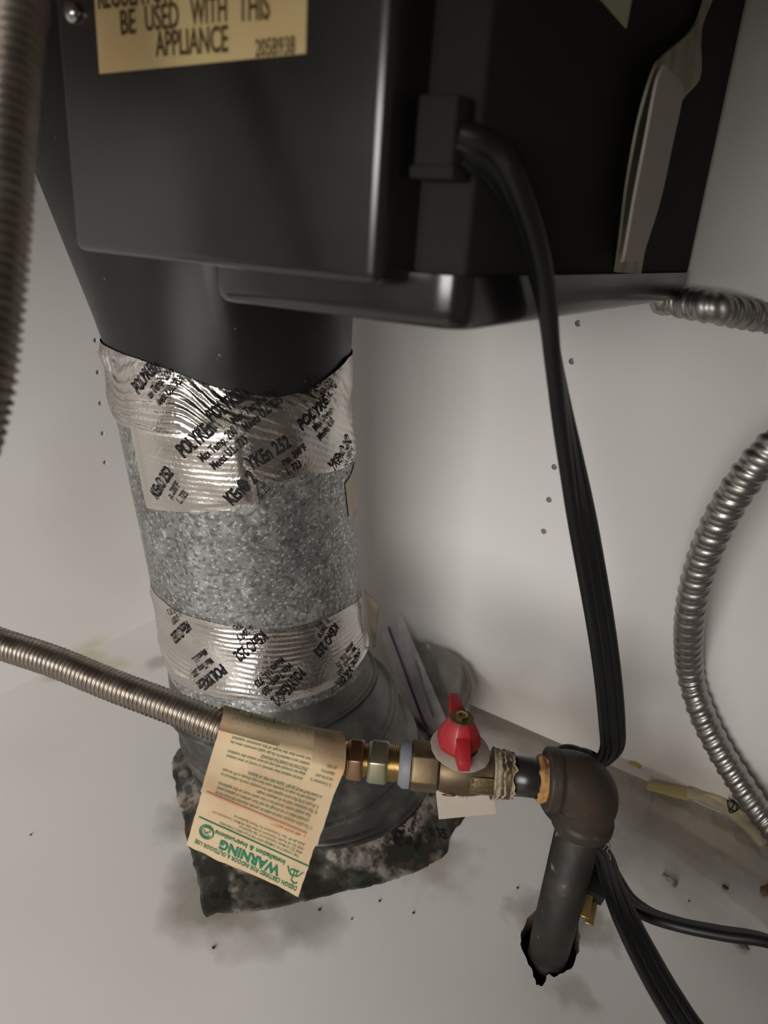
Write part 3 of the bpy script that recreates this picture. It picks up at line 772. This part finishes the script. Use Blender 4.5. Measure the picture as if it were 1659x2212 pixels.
# pale dope at the valve's threaded mouth
V = []
for i in range(16):
    t = i / 15
    for k in range(48):
        a = 2 * math.pi * k / 48
        s = s_at(1062) + (s_at(1106) - s_at(1062)) * t * (1 + .30 * vnoise(math.cos(a) * 3, math.sin(a) * 3, 2))
        r = .0134 - .0016 * t + .0010 * vnoise(math.cos(a) * 7, math.sin(a) * 7, t * 6) + .0005 * math.sin(t * 26)
        V.append(E + UX * s + r * (math.cos(a) * np.array([0, 0, 1.0]) + math.sin(a) * np.cross(UX, [0, 0, 1.0])))
mesh('pipe_dope', V, grid_faces(16, 48, True), M_PALEDOPE, VT, label='pale crusty pipe sealant')
# red handle
HC = VP + np.array([0, 0, .0165]) + UX * .0014
VV = nrm(np.cross([0, 0, 1.0], UX)); VV = VV if VV[1] < 0 else -VV       # towards the viewer, across the pipe
VH = nrm(np.array([VV[0] * math.cos(.14) - VV[1] * math.sin(.14), VV[0] * math.sin(.14) + VV[1] * math.cos(.14), 0])); UH = np.cross(VH, [0, 0, 1.0])
hub = lathe(HC, (0, 0, 1), [(-.001, .0100), (.0030, .0120), (.0080, .0116), (.0145, .0082), (.0172, .0064)], 8, rot=.39, ref=UH)
hd = mesh('handle', *hub, M_RED, VT, bevel=(.0007, 2), autosmooth=24, label='red plastic wing handle')
def wing(sgn, r0, r1, z0a, z1a, z0b, z1b, wa, wb):
    d = VH * sgn; G = []
    V = []
    for r, z0, z1, w in ((r0, z0a, z1a, wa), (r1 * .55 + r0 * .45, z0a * .5 + z0b * .5, z1a * .6 + z1b * .4, wa * .55 + wb * .45), (r1, z0b, z1b, wb)):
        for sx in (-1, 1):
            for z in (z0, z1): V.append(HC + d * r + UH * w * sx + np.array([0, 0, z]))
    F = [(0, 1, 3, 2), (8, 10, 11, 9)]
    for i in (0, 4): F += [(i, i + 4, i + 5, i + 1), (i + 2, i + 3, i + 7, i + 6), (i, i + 2, i + 6, i + 4), (i + 1, i + 5, i + 7, i + 3)]
    return V, F
mesh('handle_wing', *wing(1, .004, .0190, .001, .0140, -.0015, .0040, .0042, .0030), M_RED, hd, bevel=(.0007, 2), autosmooth=35)
mesh('handle_wing', *wing(-1, .004, .0225, .003, .0150, .0105, .0170, .0046, .0026), M_RED, hd, bevel=(.0007, 2), autosmooth=35)
wz = HC + np.array([0, 0, .0172])
mesh('washer', *lathe(wz, (0, 0, 1), [(0, .0064), (.0007, .0064)], 32), M_BRASS, hd, autosmooth=40, label='dull metal washer')
mesh('handle_nut', *lathe(wz + np.array([0, 0, .0007]), (0, 0, 1), [(0, .0035), (.0016, .0035), (.0017, .0020), (.0006, .0018)], 6), M_BRIGHTBRASS, hd, smooth=False, label='small brass nut')

# flexible connector
CN = thing('gas_connector', E + UX * s_at(800), 'corrugated steel flexible gas hose looping up the left edge', 'gas hose')
mesh('sealant_ring', *lathe(E, UX, [(s_at(888), .0112), (s_at(886), .0124), (s_at(872), .0126), (s_at(862), .0106)], 36), M_GREYDOPE, CN, autosmooth=50, label='grey sealant ring')
def thread(pa, pb, r, name, material, pitch=.0011):
    a, b = s_at(pa), s_at(pb); P = np.array([E + UX * s for s in np.linspace(a, b, max(8, int(abs(b - a) / (pitch / 6))))]); ss = np.linspace(0, abs(b - a), len(P))
    return mesh(name, *tube(P, ss, lambda s, th: r + .00035 * np.cos(2 * math.pi * s / pitch - th), 32), material, CN, label='bright brass threads')
thread(868, 838, .0097, 'threaded_end', M_BRIGHTBRASS)
def hexnut(pa, pb, r, material, name, label, rot=.5236):
    a, b = s_at(pa), s_at(pb); c = (b - a) * .12
    V, F = lathe(E, UX, [(a, r * .90), (a + c, r), (b - c, r), (b, r * .90)], 6, rot=rot)
    return mesh(name, V, F, material, CN, bevel=(.0007, 2), autosmooth=30, label=label)
hexnut(839, 795, .0127, M_ZINCNUT, 'adapter_nut', 'pale zinc hex nut', rot=.10)
thread(797, 783, .0088, 'threaded_neck', M_BRIGHTBRASS)
hexnut(786, 751, .0121, M_COPPERNUT, 'flare_nut', 'coppery hex nut', rot=.10)
mesh('nut_collar', *lathe(E, UX, [(s_at(752), .0090), (s_at(726), .0090)], 32), M_BRIGHTBRASS, CN, label='brass collar')
hexnut(742, 716, .0112, M_COPPERNUT, 'sleeve_nut', 'brownish hex nut', rot=.10)
hz = lambda s: E + UX * s
hs = s_at(735)
hose_pts = [hz(hs), hz(hs + .012), hz(hs + .028) + np.array([0, 0, .001]), at(560, 1607, .372), at(470, 1568, .374), at(360, 1524, .380), at(240, 1479, .387), at(120, 1430, .393), at(0, 1390, .397),
            at(-120, 1345, .392), at(-250, 1260, .37), at(-310, 1150, .32), at(-270, 1080, .26), at(-170, 1040, .21), at(-92, 990, .190), at(-48, 850, .184), at(-28, 700, .183), at(-11, 500, .183), at(0, 330, .184), at(15, 170, .186), at(30, 0, .188), at(38, -160, .19),
            at(50, -330, .20)]
P = catmull(hose_pts, 30); HP, HS = resample(P, .00036)
PITCH = .00262
def hose_r(s, th): return np.full(24, .00800 + .00070 * math.cos(2 * math.pi * s / PITCH) + .00012 * math.cos(4 * math.pi * s / PITCH))
mesh('hose', *tube(HP, HS, hose_r, 24), M_STEELHOSE, CN)

# ------------------------------------------------------------------ instruction tag on the hose
# sheet coordinates: a along the hose (0 left .. 1 right), b down the sheet (0 at the hose .. 1 bottom edge)
def tag_pt(a, b, lift=0.0):
    top = np.array([476, 1578]) * (1 - a) + np.array([738, 1650]) * a
    bot = np.array([404, 1822]) * (1 - a) + np.array([644, 1938]) * a
    p = top * (1 - b) + bot * b
    d0 = .357 * (1 - a) + .349 * a
    d1 = .352 * (1 - a) + .352 * a
    d = d0 * (1 - b) + d1 * b + .0022 * math.sin(b * 5 + a * 2) + .0016 * vnoise(a * 3, b * 3, 4)
    d -= .0016 * math.sin(a * math.pi) * b
    return at(p[0], p[1], d - lift)
def wrap_top(a, b):
    """b 0 .. 1: from the hang line up over the hose"""
    c0 = tag_pt(a, 0)
    h = np.array([hz(hs + .028), at(470, 1568, .374)]); t = a
    hc = (at(470, 1568, .374) * (1 - t) + hz(hs + .006) * t)
    hd_ = nrm(hz(hs + .006) - at(470, 1568, .374))
    r0 = c0 - hc; r0 = r0 - r0.dot(hd_) * hd_; rl = np.linalg.norm(r0); e1 = r0 / rl; e2 = np.cross(hd_, e1); e2 = e2 if e2[2] > 0 else -e2
    ang = b * 2.5; rr = rl * (1 - b) + .0108 * b if b < .5 else rl * .5 + .0054
    rr = max(.0104, rl + (.0106 - rl) * min(1, b * 2.2))
    return hc + hd_ * ((c0 - hc).dot(hd_)) + rr * (math.cos(ang) * e1 + math.sin(ang) * e2)
TG = thing('instruction_tag', tag_pt(.5, 1), 'yellowed paper warning tag hanging from the steel gas hose', 'paper tag')
def ragged(a, b): return a + .010 * vnoise(b * 16, 3) * (1 if a > .5 else -.6)
# lower sheet
def lower(u, v):
    b = .40 + .60 * v; a = u
    if u in (0.0, 1.0): a = ragged(u, b)
    bb = b + (.012 * math.sin(u * 5.5 + .5) + .010 * vnoise(u * 9, 1)) * (v ** 6)
    return tag_pt(a, min(bb, 1.03), 0)
V, F = sheet(lower, 40, 26, .0004)
lo_s = mesh('lower_sheet', V, F, M_PAPER, TG, autosmooth=60)
TORN = lambda a: .548 + .060 * a * a + .008 * vnoise(a * 8, 9)
def upper(u, v):
    a = ragged(u, v * .7) if u in (0.0, 1.0) else u
    a = -.012 + 1.03 * a
    if v < .42:
        return wrap_top(a, 1 - v / .42)
    t = (v - .42) / .58
    return tag_pt(a, t * TORN(u), .0014 + .0034 * t * t)
V, F = sheet(upper, 44, 60, .0004)
up_s = mesh('upper_sheet', V, F, M_PAPER, TG, autosmooth=60)
# small folded slip at the top right
def slip(u, v):
    a = .74 + .27 * u + .03 * (1 - v); b = -.06 + .30 * v
    p = wrap_top(a, .30 * (1 - v / .25)) if v < .25 else tag_pt(a, (v - .25) / .75 * .22, 0)
    return p - FWD * (.0062 if v > .3 else .0034 + .0028 * v / .3)
V, F = sheet(slip, 16, 20, .0004)
sl_s = mesh('folded_slip', V, F, M_PAPER, TG, autosmooth=60)
sl_f = lambda a, b: tag_pt(a, b, .0071)

def tag_text(parent, items, material, name, surf):
    """items: (string, a_start, a_end, b_baseline, b_height, bold); printed upside down: reads from right to left"""
    G = []
    for s, a0, a1, b, h, bold in items:
        v, f = text_geo(s, 1.0, bold, 2 if h > .02 else 1)
        if len(v) == 0: continue
        x0, x1 = v[:, 0].min(), v[:, 0].max()
        P = [surf(a0 + (a1 - a0) * (q[0] - x0) / (x1 - x0), b + q[1] / .70 * h) for q in v]
        G.append((P, f))
    mesh(name, *cat_geo(G), material, parent, smooth=False, fixn=False)
def rule(parent, pts, w, material, name, surf):
    G = []
    for (a0, b0), (a1, b1) in pts:
        n_ = 14; V = []
        for t in np.linspace(0, 1, n_):
            a, b = a0 + (a1 - a0) * t, b0 + (b1 - b0) * t
            da = w * (1 if abs(a1 - a0) < abs(b1 - b0) else 0) * .6; db = w * (0 if abs(a1 - a0) < abs(b1 - b0) else 1)
            V += [surf(a - da, b - db), surf(a + da, b + db)]
        G.append((V, grid_faces(n_, 2)))
    mesh(name, *cat_geo(G), material, parent, smooth=False, fixn=False)
lo_f = lambda a, b: tag_pt(a, b, .0009)
tag_text(lo_s, [('DESIGN CERTIFIED FOR INDOOR & OUTDOOR USE', .965, .055, .938, .031, .020), ('WARNING', .79, .255, .856, .070, .042),
                ('Installation & Instructions', .81, .19, .800, .033, .026)], M_INKGREEN, 'heading_print', lo_f)
rule(lo_s, [((.03, .752), (1.0, .768))], .0045, M_INKGREEN, 'green_rule', lo_f)
def arc(ca, cb, ra, rb, a0, a1, n_=40): return [(ca + ra * math.cos(t), cb + rb * math.sin(t)) for t in np.linspace(a0, a1, n_)]
def stroke(pts, w):
    V = []
    for i, p in enumerate(pts):
        q = pts[min(i + 1, len(pts) - 1)]; o = pts[max(i - 1, 0)]; d = np.array([(q[0] - o[0]), (q[1] - o[1]) * 1.15]); d = d / (np.linalg.norm(d) + 1e-9)
        V += [lo_f(p[0] - d[1] * w, p[1] + d[0] * w), lo_f(p[0] + d[1] * w, p[1] - d[0] * w)]
    return V, grid_faces(len(pts), 2)
lg = [stroke(arc(.125, .845, .058, .052, 0, 6.29), .006), stroke(arc(.125, .845, .042, .038, .6, 5.6), .004),
      stroke([(.10, .835), (.12, .865), (.145, .835)], .004), stroke([(.15, .865), (.12, .85), (.16, .83)], .003)]
mesh('round_seal_print', *cat_geo(lg), M_INKGREEN, lo_s, smooth=False, fixn=False)
lg = [stroke([(.975, .825), (.95, .86), (.93, .875)], .005), stroke([(.84, .825), (.865, .86), (.89, .88)], .005), stroke([(.87, .838), (.945, .832)], .004),
       stroke(arc(.90, .855, .030, .022, 0, 6.29), .004), stroke([(.905, .835), (.905, .88), (.90, .91), (.93, .925), (.955, .91)], .0055)]
mesh('emblem_print', *cat_geo(lg), M_INKGREEN, lo_s, smooth=False, fixn=False)
tag_text(lo_s, [('THE CONNECTOR COMPLIES WITH THE FOLLOWING STANDARDS:', .90, .20, .722, .019, .008),
                ('ANSI Z21.24 Metal Connectors for Gas Appliances.', .92, .36, .692, .019, .008),
                ('ANSI Z21.45 Flexible Connectors of other than All-Metal Construction for', .92, .12, .662, .019, .008),
                ('AGA #3-87 Gas Connectors for Fixed Appliances', .92, .30, .630, .019, .008)], M_INKOLIVE, 'small_print', lo_f)
up_f = lambda a, b: tag_pt(a, b, .0023 + .0034 * min(1, max(0, b) / .55) ** 2)
LN = ['7. The entire connector must be visible for periodic inspection and must not be', 'concealed within or run through any wall, floor, partition, or appliance panel.',
      'Gas supply outlet should be in the same room as the appliance.', '8. The connector shall be of adequate length.',
      '9. All parts of the flare union supplied with the connector must be utilized and no', 'attempt will be made to assemble union flare nuts directly to IPS threads.',
      '10. FLARE SEATS MUST BE KEPT CLEAN AND FREE OF SEALING', 'COMPOUNDS.', '11. The connector must be replaced when removed, or moved, or when installed.',
      'CAUTION: Leakage test connector with soap and water solution after installation', 'ADDITIONAL INSTRUCTIONS FOR CONNECTING APPLIANCES',
      '1. Connector for outdoor use is intended for the gas supply connection where the', 'gas inlet is not more than the length of the connector supplied.']
it = []
for i, s in enumerate(LN):
    b = .500 - i * .0400; e = .10 if len(s) > 60 else .93 - .0115 * len(s)
    it.append((s, .93 - (.04 if not s[0].isdigit() else 0), max(e, .08), b, .0235, .013 if s.isupper() else .009))
tag_text(up_s, it, M_INKOLIVE, 'small_print', up_f)
rule(up_s, [((.90, .556), (.03, .528)), ((.90, .556), (.892, .590))], .0026, M_INKRED, 'red_rule', up_f)
tag_text(up_s, [('with another appliance.', .86, .60, .578, .019, .008)], M_INKRED, 'red_print', up_f)
tag_text(sl_s, [(t, .97, .80 + .03 * i, .165 - .043 * i, .0235, .009) for i, t in enumerate(['2. Connector is', 'not to be used', 'adjacent to a', 'park trailer'])], M_INKOLIVE, 'small_print', sl_f)
def wr_f(a, b):
    p = wrap_top(a, b); q = wrap_top(a, min(1, b + .02)); c = wrap_top(min(1, a + .02), b)
    n_ = nrm(np.cross(c - p, q - p)); n_ = n_ if n_.dot(-FWD) > 0 else -n_
    return p + n_ * .0024
WL = ['2. Connector is not to be used for a.) connections to an LP-gas container mounted on or', 'adjacent to a park trailer or the manufactured (Mobile) home, b.) within a vehicle.',
      '3. Connector is not to be used where exposed to physical damage or for use in a', '4. An approved union or ground joint shall be provided at the connection']
wv = []
for i, s in enumerate(WL):
    v, f = text_geo(s, 1.0, .008, 1); x0, x1 = v[:, 0].min(), v[:, 0].max(); b0 = .16 + i * .135
    wv.append(([wr_f(.93 - .86 * (q[0] - x0) / (x1 - x0), max(0, b0 - q[1] / .70 * .078)) for q in v], f))
mesh('wrapped_print', *cat_geo(wv), M_INKOLIVE, up_s, smooth=False, fixn=False)

# ------------------------------------------------------------------ blank white tag round the valve stem
WT = thing('blank_valve_tag', VP + np.array([0, 0, -.02]), 'blank white card tag under the red valve handle', 'paper tag')
dz = .0142
def disc(u, v):
    a = 2 * math.pi * u; r = .0092 + (.0160 - .0092 + .0006 * vnoise(math.cos(a) * 4, math.sin(a) * 4)) * v
    p = VP + np.array([0, 0, dz + .0008]) + r * (math.cos(a) * UX + math.sin(a) * VV)
    return p + np.array([0, 0, -.0016 * v * math.sin(a) - .0010 * v * v + .0018 * v * math.cos(a)])
V, F = sheet(disc, 60, 6, .0005)
mesh('tag_collar', V, F, M_WHITEPAPER, WT, autosmooth=60)
def hang(u, v):
    l = at(930 + 18 * v, 1600 + 170 * v, .398); r_ = at(1052 + 20 * v, 1612 + 146 * v, .396)
    p = l * (1 - u) + r_ * u + FWD * (.004 * math.sin(v * 3.1))
    return p
V, F = sheet(hang, 12, 16, .0005)
mesh('tag_card', V, F, M_WHITEPAPER, WT, autosmooth=60)

# ------------------------------------------------------------------ power cord
def flat_cord(ctrl, w, t, name, material, parent, **kw):
    """ctrl: (px, py, depth, wide direction); three-conductor flat cord with two grooves a side"""
    P = np.array([np.r_[at(c[0], c[1], c[2]), nrm(c[3])] for c in ctrl]); Q, s = resample(catmull(P, 14), .0016)
    pos = Q[:, :3]; T = np.gradient(pos, axis=0); T /= np.linalg.norm(T, axis=1)[:, None]
    xs = np.linspace(-1, 1, 31); prof = []
    for x in xs:
        h = t / 2 * (1 - .0 * x); lobe = abs(math.sin(1.5 * math.pi * (x + 1) ))
        edge = math.sqrt(max(0, 1 - max(0, (abs(x) - (1 - t / w)) / (t / w)) ** 2))
        prof.append((x * w / 2, h * edge * (.80 + .20 * min(1, lobe * 3))))
    loop = prof + [(x, -y) for x, y in prof[::-1][1:-1]]
    V = []
    for p, tt, wd in zip(pos, T, Q[:, 3:]):
        a = nrm(wd - wd.dot(tt) * tt); b = np.cross(tt, a)
        V += [p + a * x + b * y for x, y in loop]
    n = len(loop); F = grid_faces(len(pos), n, True) + [tuple(range(n))[::-1], tuple((len(pos) - 1) * n + j for j in range(n))]
    return mesh(name, V, F, material, parent, autosmooth=50, **kw), pos
PC = thing('power_cord', on_z(1500, 2020), 'black flat power cord dropping from the cooktop past the pipe elbow', 'power cord')
I = lambda x, y, z=0: RIGHT * x + DOWN * y + FWD * z
cd = [(985, 312, .194, I(0, .3, 1)), (1022, 324, .1945, I(0, .3, 1)), (1062, 350, .198, I(0, .2, 1)), (1108, 420, .206, I(.1, 0, 1)), (1150, 530, .222, I(.15, 0, 1)), (1178, 650, .242, I(.2, 0, 1)), (1195, 780, .264, I(.3, 0, 1)),
      (1215, 900, .286, I(.45, 0, .9)), (1238, 1020, .308, I(.6, 0, .7)), (1268, 1180, .338, I(.9, 0, .45)), (1296, 1340, .364, I(1, 0, .25)), (1313, 1460, .384, I(1, 0, .1)), (1322, 1560, .404, I(1, 0, .0)),
      (1322, 1615, .418, I(.9, .2, .4)), (1300, 1640, .429, I(.3, .5, .9)), (1262, 1634, .439, I(.1, .7, .8)), (1222, 1632, .447, I(0, .9, .5)), (1190, 1660, .454, I(.7, .5, .5)),
      (1190, 1730, .457, I(1, 0, .3)), (1242, 1786, .455, I(.8, -.3, .5)), (1300, 1846, .438, I(.3, -.2, .95)), (1325, 1918, .414, I(.35, -.2, .9)), (1355, 1990, .395, I(.55, -.35, .65)), (1402, 2083, .374, I(.75, -.5, .3)), (1446, 2160, .356, I(.85, -.55, 0)),
      (1500, 2240, .340, I(.8, -.6, 0)), (1580, 2320, .325, I(.8, -.6, .1)), (1690, 2370, .325, I(.5, -.6, .6)), (1800, 2330, .345, I(.2, -.3, .9)), (1830, 2200, .365, I(.0, .2, 1)), (1760, 2080, .378, I(.0, .3, 1)), (1659, 2033, .384, I(.1, .35, 1)), (1560, 2016, .392, I(.1, .3, 1)), (1470, 1998, .401, I(.1, .3, 1)),
      (1400, 1975, .412, I(.2, .2, 1)), (1358, 1945, .424, I(.4, 0, 1)), (1322, 1890, .436, I(.6, 0, .9)), (1304, 1862, .440, I(.7, 0, .6)), (1292, 1862, .440, I(.9, 0, .4)), (1286, 1884, .434, I(.9, 0, .2))]
cord, cpos = flat_cord(cd, .0152, .0062, 'cord', M_CORD, PC)
pa, pb = at(1290, 1878, .436), at(1279, 1940, .424); dd = nrm(pb - pa); sx = nrm(RIGHT - RIGHT.dot(dd) * dd); sy = np.cross(dd, sx)
def frustum(c0, c1, ax, ay, s0, s1):
    V = []
    for c, s in ((c0, s0), (c1, s1)): V += [c - ax * s[0] - ay * s[1], c + ax * s[0] - ay * s[1], c + ax * s[0] + ay * s[1], c - ax * s[0] + ay * s[1]]
    return V, [(3, 2, 1, 0), (4, 5, 6, 7), (0, 1, 5, 4), (1, 2, 6, 5), (2, 3, 7, 6), (3, 0, 4, 7)]
pg = mesh('plug', *cat_geo([frustum(pa, pa + dd * .0055, sx, sy, (.0036, .0045), (.0040, .005)), frustum(pa + dd * .0055, pb, sx, sy, (.0058, .006), (.0066, .0066))]), M_PLUG, PC, bevel=(.0009, 2), autosmooth=40, label='black moulded plug')
for off in (-.0042, .0020):
    c0 = pb + sx * (off * .6) + sy * (.003 if off < 0 else -.004); mesh('prong', *frustum(c0, c0 + dd * .0135, sx, sy, (.0028, .0006), (.0026, .0006)), M_PRONG, pg, bevel=(.0003, 1), autosmooth=40, label='brass prong')

# ------------------------------------------------------------------ armoured conduit
CP = [on_y(1432, 643, .506), on_y(1462, 651, .503), on_y(1545, 666, .492), at(1659, 688, .452), at(1760, 712, .435), at(1840, 780, .40), at(1815, 870, .380), at(1735, 920, .380), at(1650, 985, .388), at(1570, 1095, .412), at(1514, 1220, .445), at(1489, 1340, .480),
      on_y(1490, 1445, .5085), on_y(1512, 1530, .5085), on_y(1550, 1612, .5075), on_y(1600, 1694, .505), on_y(1650, 1765, .500), on_y(1720, 1840, .492), on_z(1830, 1900, .0115), on_z(1960, 1960, .0115)]
P = catmull(CP, 26); QP, QS = resample(P, .0008)
CPI = .0098
def con_r(s, th):
    x = ((s / CPI - th / (2 * math.pi)) % 1.0)
    a = np.where(x < .56, np.sin(np.clip(x / .56, 0, 1) * math.pi) ** .6 * .00165, np.sin(np.clip((x - .56) / .44, 0, 1) * math.pi) ** .8 * .00075)
    return .0083 + a
conduit = thing('armoured_conduit', on_z(1650, 1800), 'bare spiral metal electrical conduit curving down beside the back wall', 'conduit')
mesh('conduit', *tube(QP, QS, con_r, 28), M_CONDUIT, conduit)
mesh('conduit_clamp', *lathe(QP[0] - nrm(QP[6] - QP[0]) * .004, nrm(QP[6] - QP[0]), [(0, .0085), (.003, .0108), (.008, .0108), (.010, .0094)], 24), M_CONDUIT, conduit, autosmooth=40, label='metal end clamp')

# ------------------------------------------------------------------ bags and papers by the back wall
ZB = thing('zip_bag', (-0.27, .49, 0), 'small clear zip bag with a purple seal leaning behind the duct', 'plastic bag')
def zipband(u, v, off=0):
    """u along the seal from top to bottom, v across"""
    tl, tr2 = np.array([822, 1368]), np.array([868, 1330]); bl, br = np.array([900, 1600]), np.array([972, 1572])
    p = (tl * (1 - v) + tr2 * v) * (1 - u) + (bl * (1 - v) + br * v) * u
    y = .512 - .050 * u + .006 * vnoise(u * 3, v * 2) - .006 * math.sin(v * 3.1) - off
    return on_y(p[0], p[1], y)
V, F = sheet(lambda u, v: zipband(u, v), 30, 14); mesh('bag_mouth', V, F, M_BAG, ZB)
pz = np.array([zipband(u, .36, .0012) for u in np.linspace(0, 1, 40)]); ps, pss = resample(pz, .001)
mesh('zip_seal', *tube(ps, pss, .0011, 8), M_PURPLE, ZB, label='purple zip seal')
def crumple(u, v):
    top = catmull(np.array([(868, 1345), (895, 1384), (935, 1393), (985, 1415), (1012, 1440), (1030, 1476)], float), 8)
    bot = catmull(np.array([(945, 1590), (955, 1600), (968, 1605), (985, 1600), (1000, 1585), (1010, 1560)], float), 8)
    i = u * (len(top) - 1); k = min(len(top) - 2, int(i)); f = i - k
    p = (top[k] * (1 - f) + top[k + 1] * f) * (1 - v) + (bot[k] * (1 - f) + bot[k + 1] * f) * v
    y = .513 - .052 * v - .012 * math.sin(v * 3.1) * (.5 + .5 * math.sin(u * 14)) + .006 * vnoise(u * 8, v * 5, 2)
    return on_y(p[0], p[1], min(y, .5195))
V, F = sheet(crumple, 60, 30); mesh('bag_body', V, F, M_BAGDARK, ZB, label='crumpled smoky plastic body')

SL = thing('plastic_sleeve', (-.01, .49, 0), 'long dusty clear plastic sleeve lying along the back wall', 'plastic sleeve')
xa, xb = -.088, .075
def sleeve(u, v):
    x = xa + (xb - xa) * u
    yf = .476 + .006 * vnoise(u * 6, 1) - .040 * u - .03 * max(0, u - .5)
    y = yf + (.5195 - yf) * v
    hump = math.sin(min(1, v) * math.pi) ** .7
    z = .0010 + hump * (.012 + .004 * vnoise(u * 14, v * 3)) * (.4 + .6 * min(1, u * 4)) + .0042 * abs(vnoise(u * 30, v * 7, 3)) * hump + .012 * v ** 4
    if u > .3 and v < .45: z = .0010 + .004 * v + .0016 * abs(vnoise(u * 20, v * 8, 5))
    return np.array([x, y, z])
V, F = sheet(sleeve, 120, 30); mesh('sleeve_film', V, F, M_SLEEVE, SL)
# rolled paper inside the sleeve
PR = thing('paper_roll', on_z(1540, 1740, .004), 'cream rolled paper with handwritten loops inside the plastic sleeve', 'paper')
rp = [on_z(1484, 1713, .0085), on_z(1520, 1722, .0095), on_z(1560, 1738, .0100), on_z(1600, 1765, .0095), on_z(1630, 1795, .0085), on_z(1655, 1822, .0070)]
q, s = resample(catmull(rp, 10), .0012)
def roll_r(s_, th): return (.0058 + .0016 * math.sin(min(1, s_ / .07) * math.pi)) * (1 - .28 * np.abs(np.sin(th))) + .0004 * np.sin(3 * th + s_ * 300)
roll = mesh('rolled_sheet', *tube(q, s, roll_r, 24), M_ROLL, PR)
def yel(u, v):
    a = on_z(1400 + 85 * u, 1688 + 10 * u, .006 + .003 * u); b = on_z(1395 + 95 * u, 1706 + 26 * u, .004 + .003 * u)
    return a * (1 - v) + b * v + np.array([0, 0, .003 * math.sin(v * 3.1)])
V, F = sheet(yel, 14, 8, .0004); mesh('yellow_slip', V, F, M_YELLOW, PR, label='yellow paper slip')
c_ = on_z(1372, 1651, .012)
V, F = sheet(lambda u, v: c_ + np.array([(u - .5) * .010, (v - .5) * .006, .003 * math.sin(u * 3) * v]), 8, 6, .0004); mesh('yellow_scrap', V, F, M_YELLOW, PR, label='small yellow paper scrap')
def scrib(pts, w=.0005): 
    p, s = resample(catmull([at(x, y, proj(on_z(1575, 1742, .0165))[2] - .002) for x, y in pts], 8), .0006); return tube(p, s, w, 6)
mesh('handwriting', *cat_geo([scrib([(1570, 1728), (1590, 1737), (1588, 1752), (1574, 1745), (1572, 1730)]), scrib([(1574, 1724), (1585, 1734), (1580, 1748)]), scrib([(1582, 1726), (1597, 1744), (1578, 1756), (1574, 1742)])]), M_INK, roll, label='black pen loops')

# ------------------------------------------------------------------ bits on the floor
def blob(c, rx, ry, rz, seed, rough=.35):
    bm = bmesh.new(); bmesh.ops.create_icosphere(bm, subdivisions=2, radius=1)
    V = [np.array(c) + np.array([v.co.x * rx, v.co.y * ry, v.co.z * rz]) * (1 + rough * vnoise(v.co.x * 2 + seed, v.co.y * 2, v.co.z * 2)) for v in bm.verts]
    F = [tuple(v.index for v in f.verts) for f in bm.faces]; bm.free(); return V, F
c = on_z(1566, 1917, .0012); V, F = blob(c, .0024, .0016, .0013, 3)
bug = mesh('dead_insect', V, F, M_SPECK, label='tiny black dead insect on the floor right of the riser', cat='insect')
c = on_z(1598, 2036, .0018)
mesh('crumb', *cat_geo([blob(c, .0035, .0022, .0018, 5, .6), blob(c + np.array([.003, -.001, 0]), .0028, .0018, .0016, 8, .6), blob(c + np.array([-.003, .001, 0]), .002, .0016, .0015, 2, .6)]), M_CRUMB, label='brown crumb beside the black cord at the right edge', cat='debris')
c = on_z(1652, 1925, .002)
mesh('husk', *cat_geo([blob(c, .0030, .0060, .0019, 15, .6), blob(c + np.array([.003, .004, 0]), .003, .003, .0018, 18, .6)]), M_CRUMB, label='brown husk on the floor below the conduit end', cat='debris')
lf = [on_z(1432, 1888, .0008), on_z(1442, 1896, .0014), on_z(1452, 1899, .0018), on_z(1460, 1908, .0016), on_z(1455, 1914, .0010)]
p, s = resample(catmull(lf, 8), .0006); mesh('fluff', *tube(p, s, lambda s_, th: .0008 + .0006 * np.sin(3 * th + s_ * 900), 10), mat('grey_fluff', (.20, .17, .15), .95), label='curled grey fluff on the floor right of the plug', cat='debris')
sp0 = None; SPD = []
SPL = ['largest dark grit speck, below the left corner of the grimy floor tape', 'dark grit speck below the middle of the grimy floor tape edge', 'dark grit speck nearest the ragged hole below the floor tape',
       'dark grit speck just below the lower tip of the paper tag', 'smallest grit speck between the tag tip and the tape edge', 'dark grit speck on bare floor between floor tape and riser pipe',
       'lone grit speck on the white floor near the left frame edge', 'tiny grit speck on the floor right of the grey fluff']
for i, (px, py, r) in enumerate([(461, 2047, .0010), (820, 1946, .0008), (893, 1972, .0008), (690, 1965, .0009), (760, 1985, .0006), (1118, 1918, .0008), (66, 1163 + 640, .0007), (1488, 1946, .0006)]):
    c = on_z(px, py, r * .6)
    if sp0 is None:
        V, F = blob((0, 0, 0), .001, .0009, .0006, 11, .5)
        sp0 = mesh('grit_speck', V, F, M_SPECK); o = sp0
    else:
        o = sp0.copy(); COL.objects.link(o)
    o.location = (c[0], c[1], .0); o.scale = (r / .001,) * 3
    tag(o, SPL[len(SPD)], 'grit', 'grit specks on the cabinet floor'); SPD.append(o)
